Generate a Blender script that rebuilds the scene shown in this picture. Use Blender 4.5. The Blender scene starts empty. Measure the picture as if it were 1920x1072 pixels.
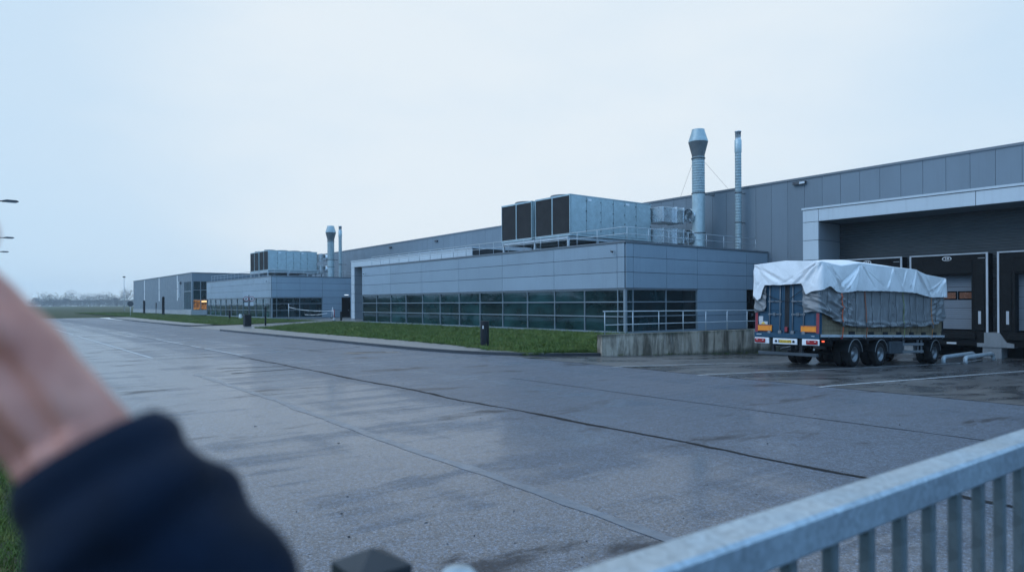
import bpy, bmesh, math, random
import numpy as np
from mathutils import Vector, Matrix, noise as mnoise
random.seed(7); rng = np.random.default_rng(7)
PI = math.pi
scene = bpy.context.scene
col = scene.collection
H = 2.2                                   # eye height
YAW = math.radians(38.3)
FWD = Vector((math.sin(YAW), math.cos(YAW), 0)); RGT = Vector((math.cos(YAW), -math.sin(YAW), 0)); UP = Vector((0, 0, 1))

# ------------------------------------------------------------------ materials
def newmat(name):
    m = bpy.data.materials.new(name); m.use_nodes = True
    nt = m.node_tree; b = nt.nodes['Principled BSDF']
    return m, nt, b

def nd(nt, typ, **kw):
    n = nt.nodes.new(typ)
    for k, v in kw.items():
        if k.startswith('i_'):
            key = k[2:]
            key = int(key) if key.isdigit() else key
            n.inputs[key].default_value = v
        else: setattr(n, k, v)
    return n

def lk(nt, a, b): nt.links.new(a, b)

def mapped(nt, scale=(1, 1, 1), src='Object', rot=(0, 0, 0)):
    tc = nd(nt, 'ShaderNodeTexCoord'); mp = nd(nt, 'ShaderNodeMapping')
    mp.inputs['Scale'].default_value = scale; mp.inputs['Rotation'].default_value = rot
    lk(nt, tc.outputs[src], mp.inputs['Vector']); return mp.outputs['Vector']

def noise(nt, vec, scale, detail=4, rough=.55, dist=0):
    n = nd(nt, 'ShaderNodeTexNoise'); n.inputs['Scale'].default_value = scale
    n.inputs['Detail'].default_value = detail; n.inputs['Roughness'].default_value = rough
    n.inputs['Distortion'].default_value = dist
    lk(nt, vec, n.inputs['Vector']); return n.outputs['Fac']

def ramp(nt, fac, stops, interp='LINEAR'):
    r = nd(nt, 'ShaderNodeValToRGB'); r.color_ramp.interpolation = interp
    e = r.color_ramp.elements
    while len(e) < len(stops): e.new(.5)
    for el, (p, c) in zip(e, stops):
        el.position = p
        el.color = (c, c, c, 1) if isinstance(c, (int, float)) else (*c[:3], 1)
    lk(nt, fac, r.inputs['Fac']); return r.outputs['Color']

def mixc(nt, fac, a, b, blend='MIX'):
    m = nd(nt, 'ShaderNodeMix', data_type='RGBA', blend_type=blend)
    for s, v in ((m.inputs[0], fac), (m.inputs[6], a), (m.inputs[7], b)):
        if hasattr(v, 'is_linked') or hasattr(v, 'links'): lk(nt, v, s)
        elif isinstance(v, (int, float)): s.default_value = v
        else: s.default_value = (*v[:3], 1)
    return m.outputs[2]

def math_(nt, op, a, b=0, clamp=False):
    m = nd(nt, 'ShaderNodeMath', operation=op, use_clamp=clamp)
    for s, v in ((m.inputs[0], a), (m.inputs[1], b)):
        if hasattr(v, 'links'): lk(nt, v, s)
        else: s.default_value = v
    return m.outputs[0]

def bump(nt, b, h, strength, dist=.01):
    n = nd(nt, 'ShaderNodeBump'); n.inputs['Strength'].default_value = strength; n.inputs['Distance'].default_value = dist
    lk(nt, h, n.inputs['Height']); lk(nt, n.outputs[0], b.inputs['Normal'])

def plain(name, c, rough=.5, metal=0, var=.12, scale=1.5, bmp=0, bscale=60, streak=0, rvar=.08, spec=.5, isl=0):
    """painted / metal surface with blotches, streaks of dirt running down and a fine bump"""
    m, nt, b = newmat(name)
    v = mapped(nt)
    n1 = noise(nt, v, scale, 5, .6)
    cc = [max(0, x * (1 - var)) for x in c]; cd = [min(1, x * (1 + var)) for x in c]
    colr = ramp(nt, n1, [(.3, cc), (.7, cd)])
    if streak:
        vs = mapped(nt, (6, 6, .25)); s = noise(nt, vs, 1.0, 6, .65)
        f = ramp(nt, s, [(.5, 0.0), (.78, streak)])
        colr = mixc(nt, f, colr, [x * .45 for x in c])
    if isl:                                    # each panel its own slight tone
        ge = nd(nt, 'ShaderNodeNewGeometry')
        colr = mixc(nt, 1.0, colr, ramp(nt, ge.outputs['Random Per Island'], [(0, 1 - isl), (1, 1.0)]), 'MULTIPLY')
    lk(nt, colr, b.inputs['Base Color'])
    n2 = noise(nt, v, scale * 3.1, 4)
    lk(nt, ramp(nt, n2, [(.3, max(.02, rough - rvar)), (.7, min(1, rough + rvar))]), b.inputs['Roughness'])
    b.inputs['Metallic'].default_value = metal
    b.inputs['Specular IOR Level'].default_value = spec
    if bmp: bump(nt, b, noise(nt, v, bscale, 3), bmp, .004)
    return m

M = {}
M['panel'] = plain('grey_cassette_panel', (.265, .335, .40), .40, var=.06, scale=.35, streak=.16, bmp=.05, bscale=.8, isl=.10)
M['hallpanel'] = plain('warehouse_panel', (.155, .198, .235), .5, var=.05, scale=.3, streak=.16, isl=.10)
M['farhall'] = plain('far_hall_panel', (.15, .185, .22), .5, var=.05, scale=.3, streak=.05)
M['coping'] = plain('coping_metal', (.13, .15, .17), .4, var=.05)
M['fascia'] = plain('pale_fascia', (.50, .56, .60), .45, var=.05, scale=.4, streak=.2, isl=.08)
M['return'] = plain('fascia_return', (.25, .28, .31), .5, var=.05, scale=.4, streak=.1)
M['joint'] = plain('joint_dark', (.02, .022, .026), .8)
M['rib'] = plain('ribbed_cladding', (.042, .052, .058), .5, var=.06, scale=.4)
M['black'] = plain('black_rubber', (.003, .0038, .0045), .75, var=.3, scale=3, bmp=.1, bscale=30, spec=.25)
M['recess'] = plain('dark_recess', (.002, .0024, .003), .9, spec=.1)
M['alu'] = plain('aluminium_frame', (.23, .27, .30), .4, metal=.25, var=.06)
M['white'] = plain('white_paint', (.74, .76, .78), .5, var=.08, streak=.25)
M['dirtywhite'] = plain('dull_white_trim', (.42, .45, .48), .5, var=.12, streak=.3)
M['doorgrey'] = plain('dock_door_grey', (.16, .19, .225), .45, var=.04, streak=.08)
M['amber'] = plain('amber_pane', (.16, .055, .02), .25, var=.3, scale=2)
M['orange'] = plain('orange_reflector', (.86, .27, .015), .35, var=.06, scale=8)
M['yellow'] = plain('yellow_plate', (.72, .47, .06), .4, var=.08, scale=8)
M['red'] = plain('red_lens', (.30, .012, .014), .2, var=.2, scale=14)
M['redpaint'] = plain('red_marker', (.27, .03, .04), .5, var=.15, scale=4)
M['teal'] = plain('dark_teal_door', (.006, .052, .100), .4, var=.15, scale=1.2, streak=.2)
M['chassis'] = plain('chassis_black', (.012, .014, .017), .6, var=.3, scale=4, spec=.3)
M['tyre'] = plain('tyre_rubber', (.012, .012, .013), .8, var=.3, scale=9, bmp=.15, bscale=40, spec=.2)
M['steel'] = plain('wheel_steel', (.17, .185, .20), .4, metal=.6, var=.15, scale=6)
M['greysteel'] = plain('grey_steel', (.20, .215, .23), .5, metal=.2, var=.1, scale=2, streak=.2)
M['toolbox'] = plain('toolbox_paint', (.045, .058, .07), .45, var=.15)
M['strapo'] = plain('orange_strap', (.55, .10, .03), .7, var=.25, scale=12)
M['straprust'] = plain('rust_strap', (.30, .085, .035), .7, var=.25, scale=12)
M['strapg'] = plain('olive_strap', (.20, .25, .07), .7, var=.25, scale=12)
M['strapa'] = plain('amber_strap', (.50, .19, .05), .7, var=.25, scale=12)
M['cord'] = plain('dark_cord', (.012, .014, .018), .8)
M['blk_bollard'] = plain('bollard_coat', (.006, .008, .011), .5, var=.2, scale=3, spec=.25)
M['blackplastic'] = plain('black_plastic', (.018, .022, .028), .5, var=.15, scale=6)
M['lampgrey'] = plain('lamp_grey', (.05, .055, .065), .5)
M['sign'] = plain('sign_white', (.5, .52, .54), .45, var=.08, scale=6)
M['bark'] = plain('bark', (.035, .03, .026), .9, var=.3, scale=6)
M['twigs'] = plain('twigs', (.05, .055, .045), .9, var=.35, scale=.6, spec=.1)
M['stonebits'] = plain('grit', (.03, .03, .032), .8, var=.5, scale=20)
M['roofing'] = plain('roof_membrane', (.10, .11, .12), .8)

def mk_galv(name, base, rough, spangle=18, metal=.85, sp=.08):
    m, nt, b = newmat(name)
    v = mapped(nt)
    vo = nd(nt, 'ShaderNodeTexVoronoi'); vo.inputs['Scale'].default_value = spangle; lk(nt, v, vo.inputs['Vector'])
    n = noise(nt, v, 2.0, 6, .65)
    c = ramp(nt, n, [(.3, [x * .84 for x in base]), (.7, [min(1, x * 1.12) for x in base])])
    bw = nd(nt, 'ShaderNodeRGBToBW'); lk(nt, vo.outputs['Color'], bw.inputs[0]); c2 = mixc(nt, sp, c, bw.outputs[0], 'OVERLAY')
    hs = nd(nt, 'ShaderNodeHueSaturation'); hs.inputs['Saturation'].default_value = .9; lk(nt, c2, hs.inputs['Color'])
    lk(nt, hs.outputs[0], b.inputs['Base Color'])
    lk(nt, ramp(nt, noise(nt, v, 5, 5), [(.3, rough - .1), (.7, rough + .12)]), b.inputs['Roughness'])
    b.inputs['Metallic'].default_value = metal
    bump(nt, b, noise(nt, v, 1.3, 3), .06, .02)
    return m
M['galv'] = mk_galv('galvanised_sheet', (.36, .47, .50), .42, 14, .35)
M['galvrail'] = mk_galv('galvanised_rail', (.36, .44, .50), .42, 75, .7, .22)
M['galvbar_shaded'] = mk_galv('galvanised_bar_shaded', (.15, .185, .20), .48, 30, .5, .25)  # zinc darkened in colour to stand for the lesser light under the rail
M['galvtube'] = mk_galv('galvanised_tube', (.42, .48, .52), .5, 8, .15)
M['duct'] = mk_galv('bright_duct', (.58, .63, .66), .30, 4, .75, .02)
M['dullgalv'] = mk_galv('dull_galvanised', (.11, .13, .14), .55, 10, .3)

def mk_coil():
    m, nt, b = newmat('coil_fins')
    v = mapped(nt, (1, 1, 1))
    w = nd(nt, 'ShaderNodeTexWave', wave_type='BANDS', bands_direction='Y'); w.inputs['Scale'].default_value = 9
    lk(nt, v, w.inputs['Vector'])
    w2 = nd(nt, 'ShaderNodeTexWave', wave_type='BANDS', bands_direction='Z'); w2.inputs['Scale'].default_value = 6
    lk(nt, v, w2.inputs['Vector'])
    s = math_(nt, 'MULTIPLY', w.outputs['Fac'], w2.outputs['Fac'])
    n = noise(nt, v, 1.5, 5)
    f = math_(nt, 'MULTIPLY', s, n)
    lk(nt, ramp(nt, f, [(.0, (.028, .028, .029)), (.7, (.110, .106, .104))]), b.inputs['Base Color'])
    b.inputs['Roughness'].default_value = .85; b.inputs['Specular IOR Level'].default_value = .1
    bump(nt, b, s, .6, .02)
    return m
M['coil'] = mk_coil()

def mk_glass(name, tint, seed=0.0):
    """tinted facade glazing, dark room behind, slightly uneven sheet"""
    m, nt, b = newmat(name)
    v = mapped(nt)
    n = noise(nt, mapped(nt, (1, .35, .6)), 1.1, 4, .6)
    c = ramp(nt, n, [(.35, [x * .45 for x in tint]), (.72, [x * 1.7 for x in tint])])
    oi = nd(nt, 'ShaderNodeObjectInfo'); ge = nd(nt, 'ShaderNodeNewGeometry')
    c = mixc(nt, 1.0, c, ramp(nt, oi.outputs['Random'], [(0, .55), (1, 1.5)]), 'MULTIPLY')
    c = mixc(nt, 1.0, c, ramp(nt, ge.outputs['Random Per Island'], [(0, .6), (1, 1.4)]), 'MULTIPLY')
    lk(nt, c, b.inputs['Base Color'])
    b.inputs['Roughness'].default_value = .03
    b.inputs['IOR'].default_value = 1.52
    b.inputs['Specular IOR Level'].default_value = .5
    bump(nt, b, noise(nt, v, .45, 1), .05, .05)
    return m
M['glass'] = mk_glass('facade_glass', (.010, .034, .036))
M['glassd'] = mk_glass('facade_glass_deep', (.005, .019, .022))
M['lampglass'] = plain('lamp_glass', (.55, .58, .6), .15)

def mk_lit():
    m, nt, b = newmat('lit_room_pane')
    v = mapped(nt)
    n = noise(nt, mapped(nt, (1.2, 1, 1.2)), 1.6, 6, .7)
    c = ramp(nt, n, [(.38, (.03, .018, .008)), (.52, (.35, .15, .03)), (.66, (.75, .38, .09))])
    lk(nt, c, b.inputs['Emission Color']); b.inputs['Emission Strength'].default_value = .55
    b.inputs['Base Color'].default_value = (.01, .012, .012, 1); b.inputs['Roughness'].default_value = .05
    return m
M['lit'] = mk_lit()
def emis(name, c, s):
    m, nt, b = newmat(name)
    n = noise(nt, mapped(nt), 3, 2)
    lk(nt, ramp(nt, n, [(.2, [x * .9 for x in c]), (.8, c)]), b.inputs['Emission Color'])
    b.inputs['Emission Strength'].default_value = s; b.inputs['Base Color'].default_value = (*c, 1)
    return m
M['tube'] = emis('warm_tube_light', (1, .72, .32), 2.2)
M['whitelamp'] = emis('lamp_lens', (.9, .95, 1), 1.0)
M['sidelamp'] = emis('marker_lamp', (1, .12, .05), 1.4)

def mk_road():
    m, nt, b = newmat('wet_asphalt')
    v = mapped(nt)
    big = noise(nt, mapped(nt, (.16, .07, 1)), 1.0, 5, .6, .4)
    strk = noise(nt, mapped(nt, (.10, .80, 1), rot=(0, 0, .12)), 1.0, 9, .72, .8)       # drying streaks across the road
    trk = noise(nt, mapped(nt, (.75, .012, 1)), 1.0, 3, .5)                             # wheel tracks along it
    fine = noise(nt, v, 38, 6, .82)
    grain = noise(nt, v, 170, 2, .8)
    vo = nd(nt, 'ShaderNodeTexVoronoi'); vo.inputs['Scale'].default_value = 42; lk(nt, v, vo.inputs['Vector'])
    base = ramp(nt, big, [(.3, (.044, .059, .085)), (.7, (.066, .086, .118))])
    v2 = nd(nt, 'ShaderNodeTexVoronoi'); v2.inputs['Scale'].default_value = 85; lk(nt, v, v2.inputs['Vector'])
    v3 = nd(nt, 'ShaderNodeTexVoronoi'); v3.inputs['Scale'].default_value = 27; lk(nt, v, v3.inputs['Vector'])
    def grey(c): 
        bw = nd(nt, 'ShaderNodeRGBToBW'); lk(nt, c, bw.inputs[0]); return bw.outputs[0]
    base = mixc(nt, 1.0, base, ramp(nt, grey(v2.outputs['Color']), [(.2, .30), (.8, 1.75)]), 'MULTIPLY')
    base = mixc(nt, 1.0, base, ramp(nt, grey(v3.outputs['Color']), [(.2, .62), (.8, 1.4)]), 'MULTIPLY')
    base = mixc(nt, ramp(nt, fine, [(.36, .6), (.52, 0.0)]), base, (.018, .024, .036))
    chips = ramp(nt, vo.outputs['Distance'], [(.10, .9), (.20, 0.0)])
    sel = ramp(nt, vo.outputs['Color'], [(.66, 0.0), (.72, 1.0)])
    base = mixc(nt, math_(nt, 'MULTIPLY', chips, sel), base, (.42, .45, .50))
    stain = noise(nt, mapped(nt, (.30, .75, 1), rot=(0, 0, -.1)), 1.0, 6, .62, .5)
    sm = ramp(nt, stain, [(.59, 0.0), (.66, .75)])
    base = mixc(nt, sm, base, (.020, .020, .024))
    lk(nt, base, b.inputs['Base Color'])
    wet = math_(nt, 'ADD', math_(nt, 'MULTIPLY', strk, .65), math_(nt, 'MULTIPLY', trk, .35))
    sep = nd(nt, 'ShaderNodeSeparateXYZ'); tc = nd(nt, 'ShaderNodeTexCoord'); lk(nt, tc.outputs['Object'], sep.inputs[0])
    drier = ramp(nt, math_(nt, 'MULTIPLY', math_(nt, 'ADD', sep.outputs['X'], math_(nt, 'MULTIPLY', strk, 3.0)), .05), [(.30, .12), (.62, -.05)])   # the half by the docks has dried more
    wet2 = math_(nt, 'ADD', wet, drier)
    r = ramp(nt, wet, [(.36, .42), (.50, .50), (.64, .60)])
    r = mixc(nt, sm, r, (.4, .4, .4))
    lk(nt, r, b.inputs['Roughness'])
    cw = ramp(nt, wet2, [(.46, .0), (.53, .30), (.59, 1.0)])
    cw = mixc(nt, ramp(nt, fine, [(.42, .85), (.56, 0.0)]), cw, (0, 0, 0))
    cw = mixc(nt, sm, cw, (0, 0, 0))
    lk(nt, ramp(nt, sm, [(0, .5), (.7, .10)]), b.inputs['Specular IOR Level'])
    lk(nt, cw, b.inputs['Coat Weight']); b.inputs['Coat IOR'].default_value = 1.36; b.inputs['Specular Tint'].default_value = (.62, .80, 1, 1)  # blue put into the specular tint to imitate a bluer sky reflection
    lk(nt, ramp(nt, wet2, [(.42, .30), (.62, .16)]), b.inputs['Coat Roughness'])
    hgt = math_(nt, 'ADD', math_(nt, 'MULTIPLY', fine, .4), math_(nt, 'MULTIPLY', grain, .6))
    bump(nt, b, hgt, .22, .003)
    return m
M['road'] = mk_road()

def mk_yard():
    m, nt, b = newmat('wet_yard_concrete')
    v = mapped(nt)
    big = noise(nt, mapped(nt, (.12, .5, 1)), 1.0, 6, .62, .6)
    damp = noise(nt, mapped(nt, (.16, .55, 1), rot=(0, 0, .25)), 1.3, 6, .6, .9)
    fine = noise(nt, v, 60, 3, .7)
    base = ramp(nt, big, [(.34, (.060, .058, .060)), (.66, (.105, .102, .104))])
    base = mixc(nt, ramp(nt, fine, [(.35, 0.0), (.7, .4)]), base, (.05, .05, .052))
    dm = ramp(nt, damp, [(.42, 0.0), (.62, 1.0)])
    base = mixc(nt, math_(nt, 'MULTIPLY', dm, .8), base, (.022, .022, .024))
    lk(nt, base, b.inputs['Base Color'])
    lk(nt, ramp(nt, damp, [(.38, .46), (.52, .30), (.66, .13)]), b.inputs['Roughness'])
    bump(nt, b, fine, .12, .004)
    return m
M['yard'] = mk_yard()

def mk_pave():
    m, nt, b = newmat('concrete_pavers')
    v = mapped(nt)
    br = nd(nt, 'ShaderNodeTexBrick'); br.inputs['Scale'].default_value = 1.0
    br.inputs['Brick Width'].default_value = .6; br.inputs['Row Height'].default_value = .3
    br.inputs['Mortar Size'].default_value = .014
    br.inputs['Color1'].default_value = (.12, .123, .128, 1); br.inputs['Color2'].default_value = (.165, .168, .172, 1)
    br.inputs['Mortar'].default_value = (.05, .055, .045, 1)
    lk(nt, v, br.inputs['Vector'])
    n = noise(nt, v, 1.1, 6, .65)
    lk(nt, mixc(nt, ramp(nt, n, [(.4, 0.0), (.7, .6)]), br.outputs['Color'], (.07, .075, .075)), b.inputs['Base Color'])
    lk(nt, ramp(nt, n, [(.3, .5), (.7, .28)]), b.inputs['Roughness'])
    bump(nt, b, noise(nt, v, 40, 3), .15, .004)
    return m
M['pave'] = mk_pave()
M['kerb'] = plain('kerb_concrete', (.11, .115, .12), .5, var=.2, scale=1.2, bmp=.15, bscale=30)
M['kerbface'] = plain('kerb_face_dark', (.035, .037, .042), .4, var=.25, scale=1.0, bmp=.15, bscale=30)  # upright kerb face, darker than the kerb top

def mk_grass(name, a, c, fieldy=False):
    m, nt, b = newmat(name)
    v = mapped(nt)
    n1 = noise(nt, v, .35 if not fieldy else .03, 6, .65)
    n2 = noise(nt, v, 9, 5, .75)
    base = ramp(nt, n1, [(.32, a), (.68, c)])
    base = mixc(nt, ramp(nt, n2, [(.35, .7), (.6, 0.0)]), base, [x * .35 for x in a])
    n3 = noise(nt, v, 1.1, 5, .7)
    base = mixc(nt, ramp(nt, n3, [(.54, 0.0), (.68, .75)]), base, (.13, .105, .045))
    n4 = noise(nt, v, 2.7, 6, .7); base = mixc(nt, ramp(nt, n4, [(.34, .65), (.50, 0.0)]), base, [x * .45 for x in a])
    lk(nt, base, b.inputs['Base Color']); b.inputs['Roughness'].default_value = .85
    b.inputs['Specular IOR Level'].default_value = .2
    bump(nt, b, n2, .8, .05)
    return m
M['grass'] = mk_grass('lawn_grass', (.045, .078, .010), (.105, .135, .024))
M['field'] = mk_grass('field_grass', (.045, .062, .026), (.075, .090, .036), True)
def mk_blade():
    m, nt, b = newmat('grass_blades')
    n = noise(nt, mapped(nt), .8, 5, .7); n2 = noise(nt, mapped(nt), 30, 2)
    c = ramp(nt, n, [(.3, (.032, .070, .010)), (.52, (.085, .135, .020)), (.72, (.20, .185, .055))])
    lk(nt, mixc(nt, ramp(nt, n2, [(.4, 0.0), (.7, .5)]), c, (.10, .14, .05)), b.inputs['Base Color'])
    b.inputs['Roughness'].default_value = .6; b.inputs['Specular IOR Level'].default_value = .25
    return m
M['blade'] = mk_blade()

def mk_wall():
    m, nt, b = newmat('stained_concrete_wall')
    v = mapped(nt)
    n = noise(nt, v, 1.2, 7, .65)
    base = ramp(nt, n, [(.3, (.33, .275, .215)), (.7, (.55, .475, .385))])
    q = noise(nt, mapped(nt, (1.5, 1.5, .22)), 1.0, 8, .72, .5)
    base = mixc(nt, ramp(nt, q, [(.44, 0.0), (.60, .9)]), base, (.060, .046, .030))
    s2 = noise(nt, mapped(nt, (2.6, 2.6, .35)), 1.0, 6, .66, .4)
    base = mixc(nt, ramp(nt, s2, [(.56, 0.0), (.70, .6)]), base, (.50, .48, .44))
    sep = nd(nt, 'ShaderNodeSeparateXYZ'); tc = nd(nt, 'ShaderNodeTexCoord'); lk(nt, tc.outputs['Object'], sep.inputs[0])
    wob = math_(nt, 'MULTIPLY', noise(nt, mapped(nt, (2.5, 2.5, .6)), 1.0, 5, .7), .55)
    top = math_(nt, 'ADD', sep.outputs['Z'], wob)
    base = mixc(nt, ramp(nt, top, [(.80, 0.0), (.99, .85)]), base, (.040, .045, .024))    # algae creeping down from the top
    low = math_(nt, 'SUBTRACT', sep.outputs['Z'], wob)
    base = mixc(nt, ramp(nt, math_(nt, 'ADD', low, 1.0), [(.22, .8), (.42, 0.0)]), base, (.030, .036, .018))
    lk(nt, base, b.inputs['Base Color']); b.inputs['Roughness'].default_value = .75
    bump(nt, b, noise(nt, v, 18, 5), .35, .01)
    return m
M['wall'] = mk_wall()
M['concrete'] = plain('plain_concrete', (.20, .215, .225), .7, var=.15, scale=1.2, streak=.35, bmp=.2, bscale=20)
M['plinth'] = plain('plinth_concrete', (.34, .36, .37), .7, var=.1, scale=.8, streak=.2)

def mk_wood():
    m, nt, b = newmat('crate_planks')
    v = mapped(nt, (7, 7, .6)); n = noise(nt, v, 1.0, 7, .65, .6)
    base = ramp(nt, n, [(.3, (.13, .10, .06)), (.7, (.25, .20, .125))])
    lk(nt, base, b.inputs['Base Color']); b.inputs['Roughness'].default_value = .75
    bump(nt, b, n, .3, .005); return m
M['wood'] = mk_wood()

def mk_tarp(name, c, rough, dirt):
    m, nt, b = newmat(name)
    v = mapped(nt)
    n = noise(nt, v, .9, 7, .68)
    base = ramp(nt, n, [(.3, [x * .86 for x in c]), (.7, [min(1, x * 1.06) for x in c])])
    base = mixc(nt, ramp(nt, noise(nt, mapped(nt, (2.2, 2.2, .5)), 1.0, 6, .7), [(.55, 0.0), (.8, dirt)]), base, [x * .4 for x in c])
    lk(nt, base, b.inputs['Base Color'])
    lk(nt, ramp(nt, n, [(.3, rough - .1), (.7, rough + .1)]), b.inputs['Roughness'])
    h = noise(nt, mapped(nt, (2.4, 2.4, 1.3)), 2.2, 8, .62, 1.4)
    h2 = noise(nt, v, 160, 1)
    bump(nt, b, math_(nt, 'ADD', h, math_(nt, 'MULTIPLY', h2, .02)), .35, .06)
    return m
M['tarp'] = mk_tarp('white_tarp', (.80, .81, .82), .40, .2)
M['greytarp'] = mk_tarp('grey_tarp', (.20, .21, .22), .34, .5)

def mk_skin():
    m, nt, b = newmat('skin')
    v = mapped(nt)
    n = noise(nt, v, 22, 6, .6)
    lk(nt, ramp(nt, n, [(.3, (.42, .155, .112)), (.7, (.64, .295, .225))]), b.inputs['Base Color'])
    b.inputs['Roughness'].default_value = .5
    b.inputs['Subsurface Weight'].default_value = .12; b.inputs['Subsurface Radius'].default_value = (.01, .004, .002)
    bump(nt, b, noise(nt, v, 300, 4), .25, .002); return m
M['skin'] = mk_skin()
def mk_cloth():
    m, nt, b = newmat('navy_wool')
    v = mapped(nt)
    n = noise(nt, v, 14, 5, .6)
    lk(nt, ramp(nt, n, [(.3, (.0013, .0050, .013)), (.7, (.0034, .0115, .030))]), b.inputs['Base Color'])
    b.inputs['Roughness'].default_value = .85; b.inputs['Specular IOR Level'].default_value = .2
    b.inputs['Sheen Weight'].default_value = .02
    w = noise(nt, v, 900, 2)
    bump(nt, b, w, .3, .001); return m
M['navy'] = mk_cloth()
M['mark'] = plain('road_paint', (.36, .38, .40), .45, var=.45, scale=6, bmp=.2, bscale=70)
M['markworn'] = plain('worn_road_paint', (.098, .122, .155), .34, var=.25, scale=3, bmp=.2, bscale=70)
M['tar'] = plain('tar_seal', (.007, .008, .010), .7, var=.3, scale=4, bmp=.2, bscale=60, spec=.15)
M['asph2'] = plain('asphalt_patch', (.03, .03, .034), .38, var=.3, scale=2, bmp=.3, bscale=70)

# ------------------------------------------------------------------ mesh builder
class MB:
    def __init__(s): s.v = []; s.f = []; s.sm = []
    def add(s, verts, faces, smooth=False):
        o = len(s.v); s.v += [tuple(p) for p in verts]
        for f in faces: s.f.append([i + o for i in f]); s.sm.append(smooth)
        return s
    def box(s, x0, x1, y0, y1, z0, z1):
        v = [(x, y, z) for x in (x0, x1) for y in (y0, y1) for z in (z0, z1)]
        return s.add(v, [(0, 1, 3, 2), (4, 6, 7, 5), (0, 4, 5, 1), (2, 3, 7, 6), (0, 2, 6, 4), (1, 5, 7, 3)])
    def bbox(s, x0, x1, y0, y1, z0, z1, b=.02):
        """box with chamfered vertical and horizontal edges (an octagon-ish solid)"""
        v = []
        for z, i in ((z0, b), (z0 + b, 0), (z1 - b, 0), (z1, b)):
            a0, a1, c0, c1 = x0 + i, x1 - i, y0 + i, y1 - i
            v += [(a0 + b, c0, z), (a1 - b, c0, z), (a1, c0 + b, z), (a1, c1 - b, z), (a1 - b, c1, z), (a0 + b, c1, z), (a0, c1 - b, z), (a0, c0 + b, z)]
        f = []
        for k in range(3):
            for i in range(8): f.append((k * 8 + i, k * 8 + (i + 1) % 8, k * 8 + 8 + (i + 1) % 8, k * 8 + 8 + i))
        f.append(tuple(range(7, -1, -1))); f.append(tuple(range(24, 32)))
        return s.add(v, f)
    def quad(s, *p): return s.add(p, [tuple(range(len(p)))])
    def tube(s, path, r, seg=10, cap=True, smooth=True):
        path = [Vector(p) for p in path]; n = len(path)
        rr = r if isinstance(r, (list, tuple)) else [r] * n
        vs = []; prev = None
        for i, p in enumerate(path):
            t = (path[min(i + 1, n - 1)] - path[max(i - 1, 0)]).normalized()
            if prev is None:
                a = Vector((0, 0, 1)) if abs(t.z) < .9 else Vector((1, 0, 0)); u = t.cross(a).normalized()
            else: u = (prev - t * prev.dot(t)).normalized()
            prev = u; w = t.cross(u)
            for k in range(seg):
                an = 2 * PI * k / seg; vs.append(p + (u * math.cos(an) + w * math.sin(an)) * rr[i])
        f = []
        for i in range(n - 1):
            for k in range(seg):
                k2 = (k + 1) % seg; f.append((i * seg + k, i * seg + k2, (i + 1) * seg + k2, (i + 1) * seg + k))
        s.add(vs, f, smooth)
        if cap:
            o = len(s.v) - len(vs)
            s.f.append([o + k for k in range(seg)][::-1]); s.sm.append(False)
            s.f.append([o + (n - 1) * seg + k for k in range(seg)]); s.sm.append(False)
        return s
    def lathe(s, prof, c=(0, 0, 0), axis='z', seg=24, smooth=True, arc=(0, 2 * PI)):
        vs = []; n = len(prof); full = abs(arc[1] - arc[0] - 2 * PI) < 1e-6
        ns = seg if full else seg + 1
        for (r, h) in prof:
            for k in range(ns):
                a = arc[0] + (arc[1] - arc[0]) * k / seg
                x, y = r * math.cos(a), r * math.sin(a)
                p = (x, y, h) if axis == 'z' else ((x, h, y) if axis == 'y' else (h, x, y))
                vs.append((p[0] + c[0], p[1] + c[1], p[2] + c[2]))
        f = []
        for i in range(n - 1):
            for k in range(seg):
                k2 = (k + 1) % ns; f.append((i * ns + k, i * ns + k2, (i + 1) * ns + k2, (i + 1) * ns + k))
        return s.add(vs, f, smooth)
    def prism(s, poly, axis, a, b):
        """polygon (pairs) extruded along axis from a to b"""
        def P(q, h): return {'x': (h, q[0], q[1]), 'y': (q[0], h, q[1]), 'z': (q[0], q[1], h)}[axis]
        n = len(poly); v = [P(q, a) for q in poly] + [P(q, b) for q in poly]
        f = [tuple(range(n))[::-1], tuple(range(n, 2 * n))] + [(i, (i + 1) % n, n + (i + 1) % n, n + i) for i in range(n)]
        return s.add(v, f)
    def grid(s, nu, nv, fn, smooth=True):
        vs = [fn(i / (nu - 1), j / (nv - 1)) for i in range(nu) for j in range(nv)]
        f = [(i * nv + j, (i + 1) * nv + j, (i + 1) * nv + j + 1, i * nv + j + 1) for i in range(nu - 1) for j in range(nv - 1)]
        return s.add(vs, f, smooth)
    def build(s, name, mat, parent=None, off=None, mats=None, fix=True):
        """off: origin of the thing the (world) coordinates are taken relative to"""
        me = bpy.data.meshes.new(name)
        o = Vector(off) if off is not None else Vector((0, 0, 0))
        me.from_pydata([tuple(Vector(p) - o) for p in s.v], [], s.f)
        me.polygons.foreach_set('use_smooth', s.sm)
        for m_ in ([mat] if not isinstance(mat, list) else mat): me.materials.append(M[m_])
        me.update()
        if fix:
            bm = bmesh.new(); bm.from_mesh(me); bmesh.ops.recalc_face_normals(bm, faces=bm.faces); bm.to_mesh(me); bm.free()
        ob = bpy.data.objects.new(name, me); col.objects.link(ob)
        if parent is not None: ob.parent = parent
        return ob

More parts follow.
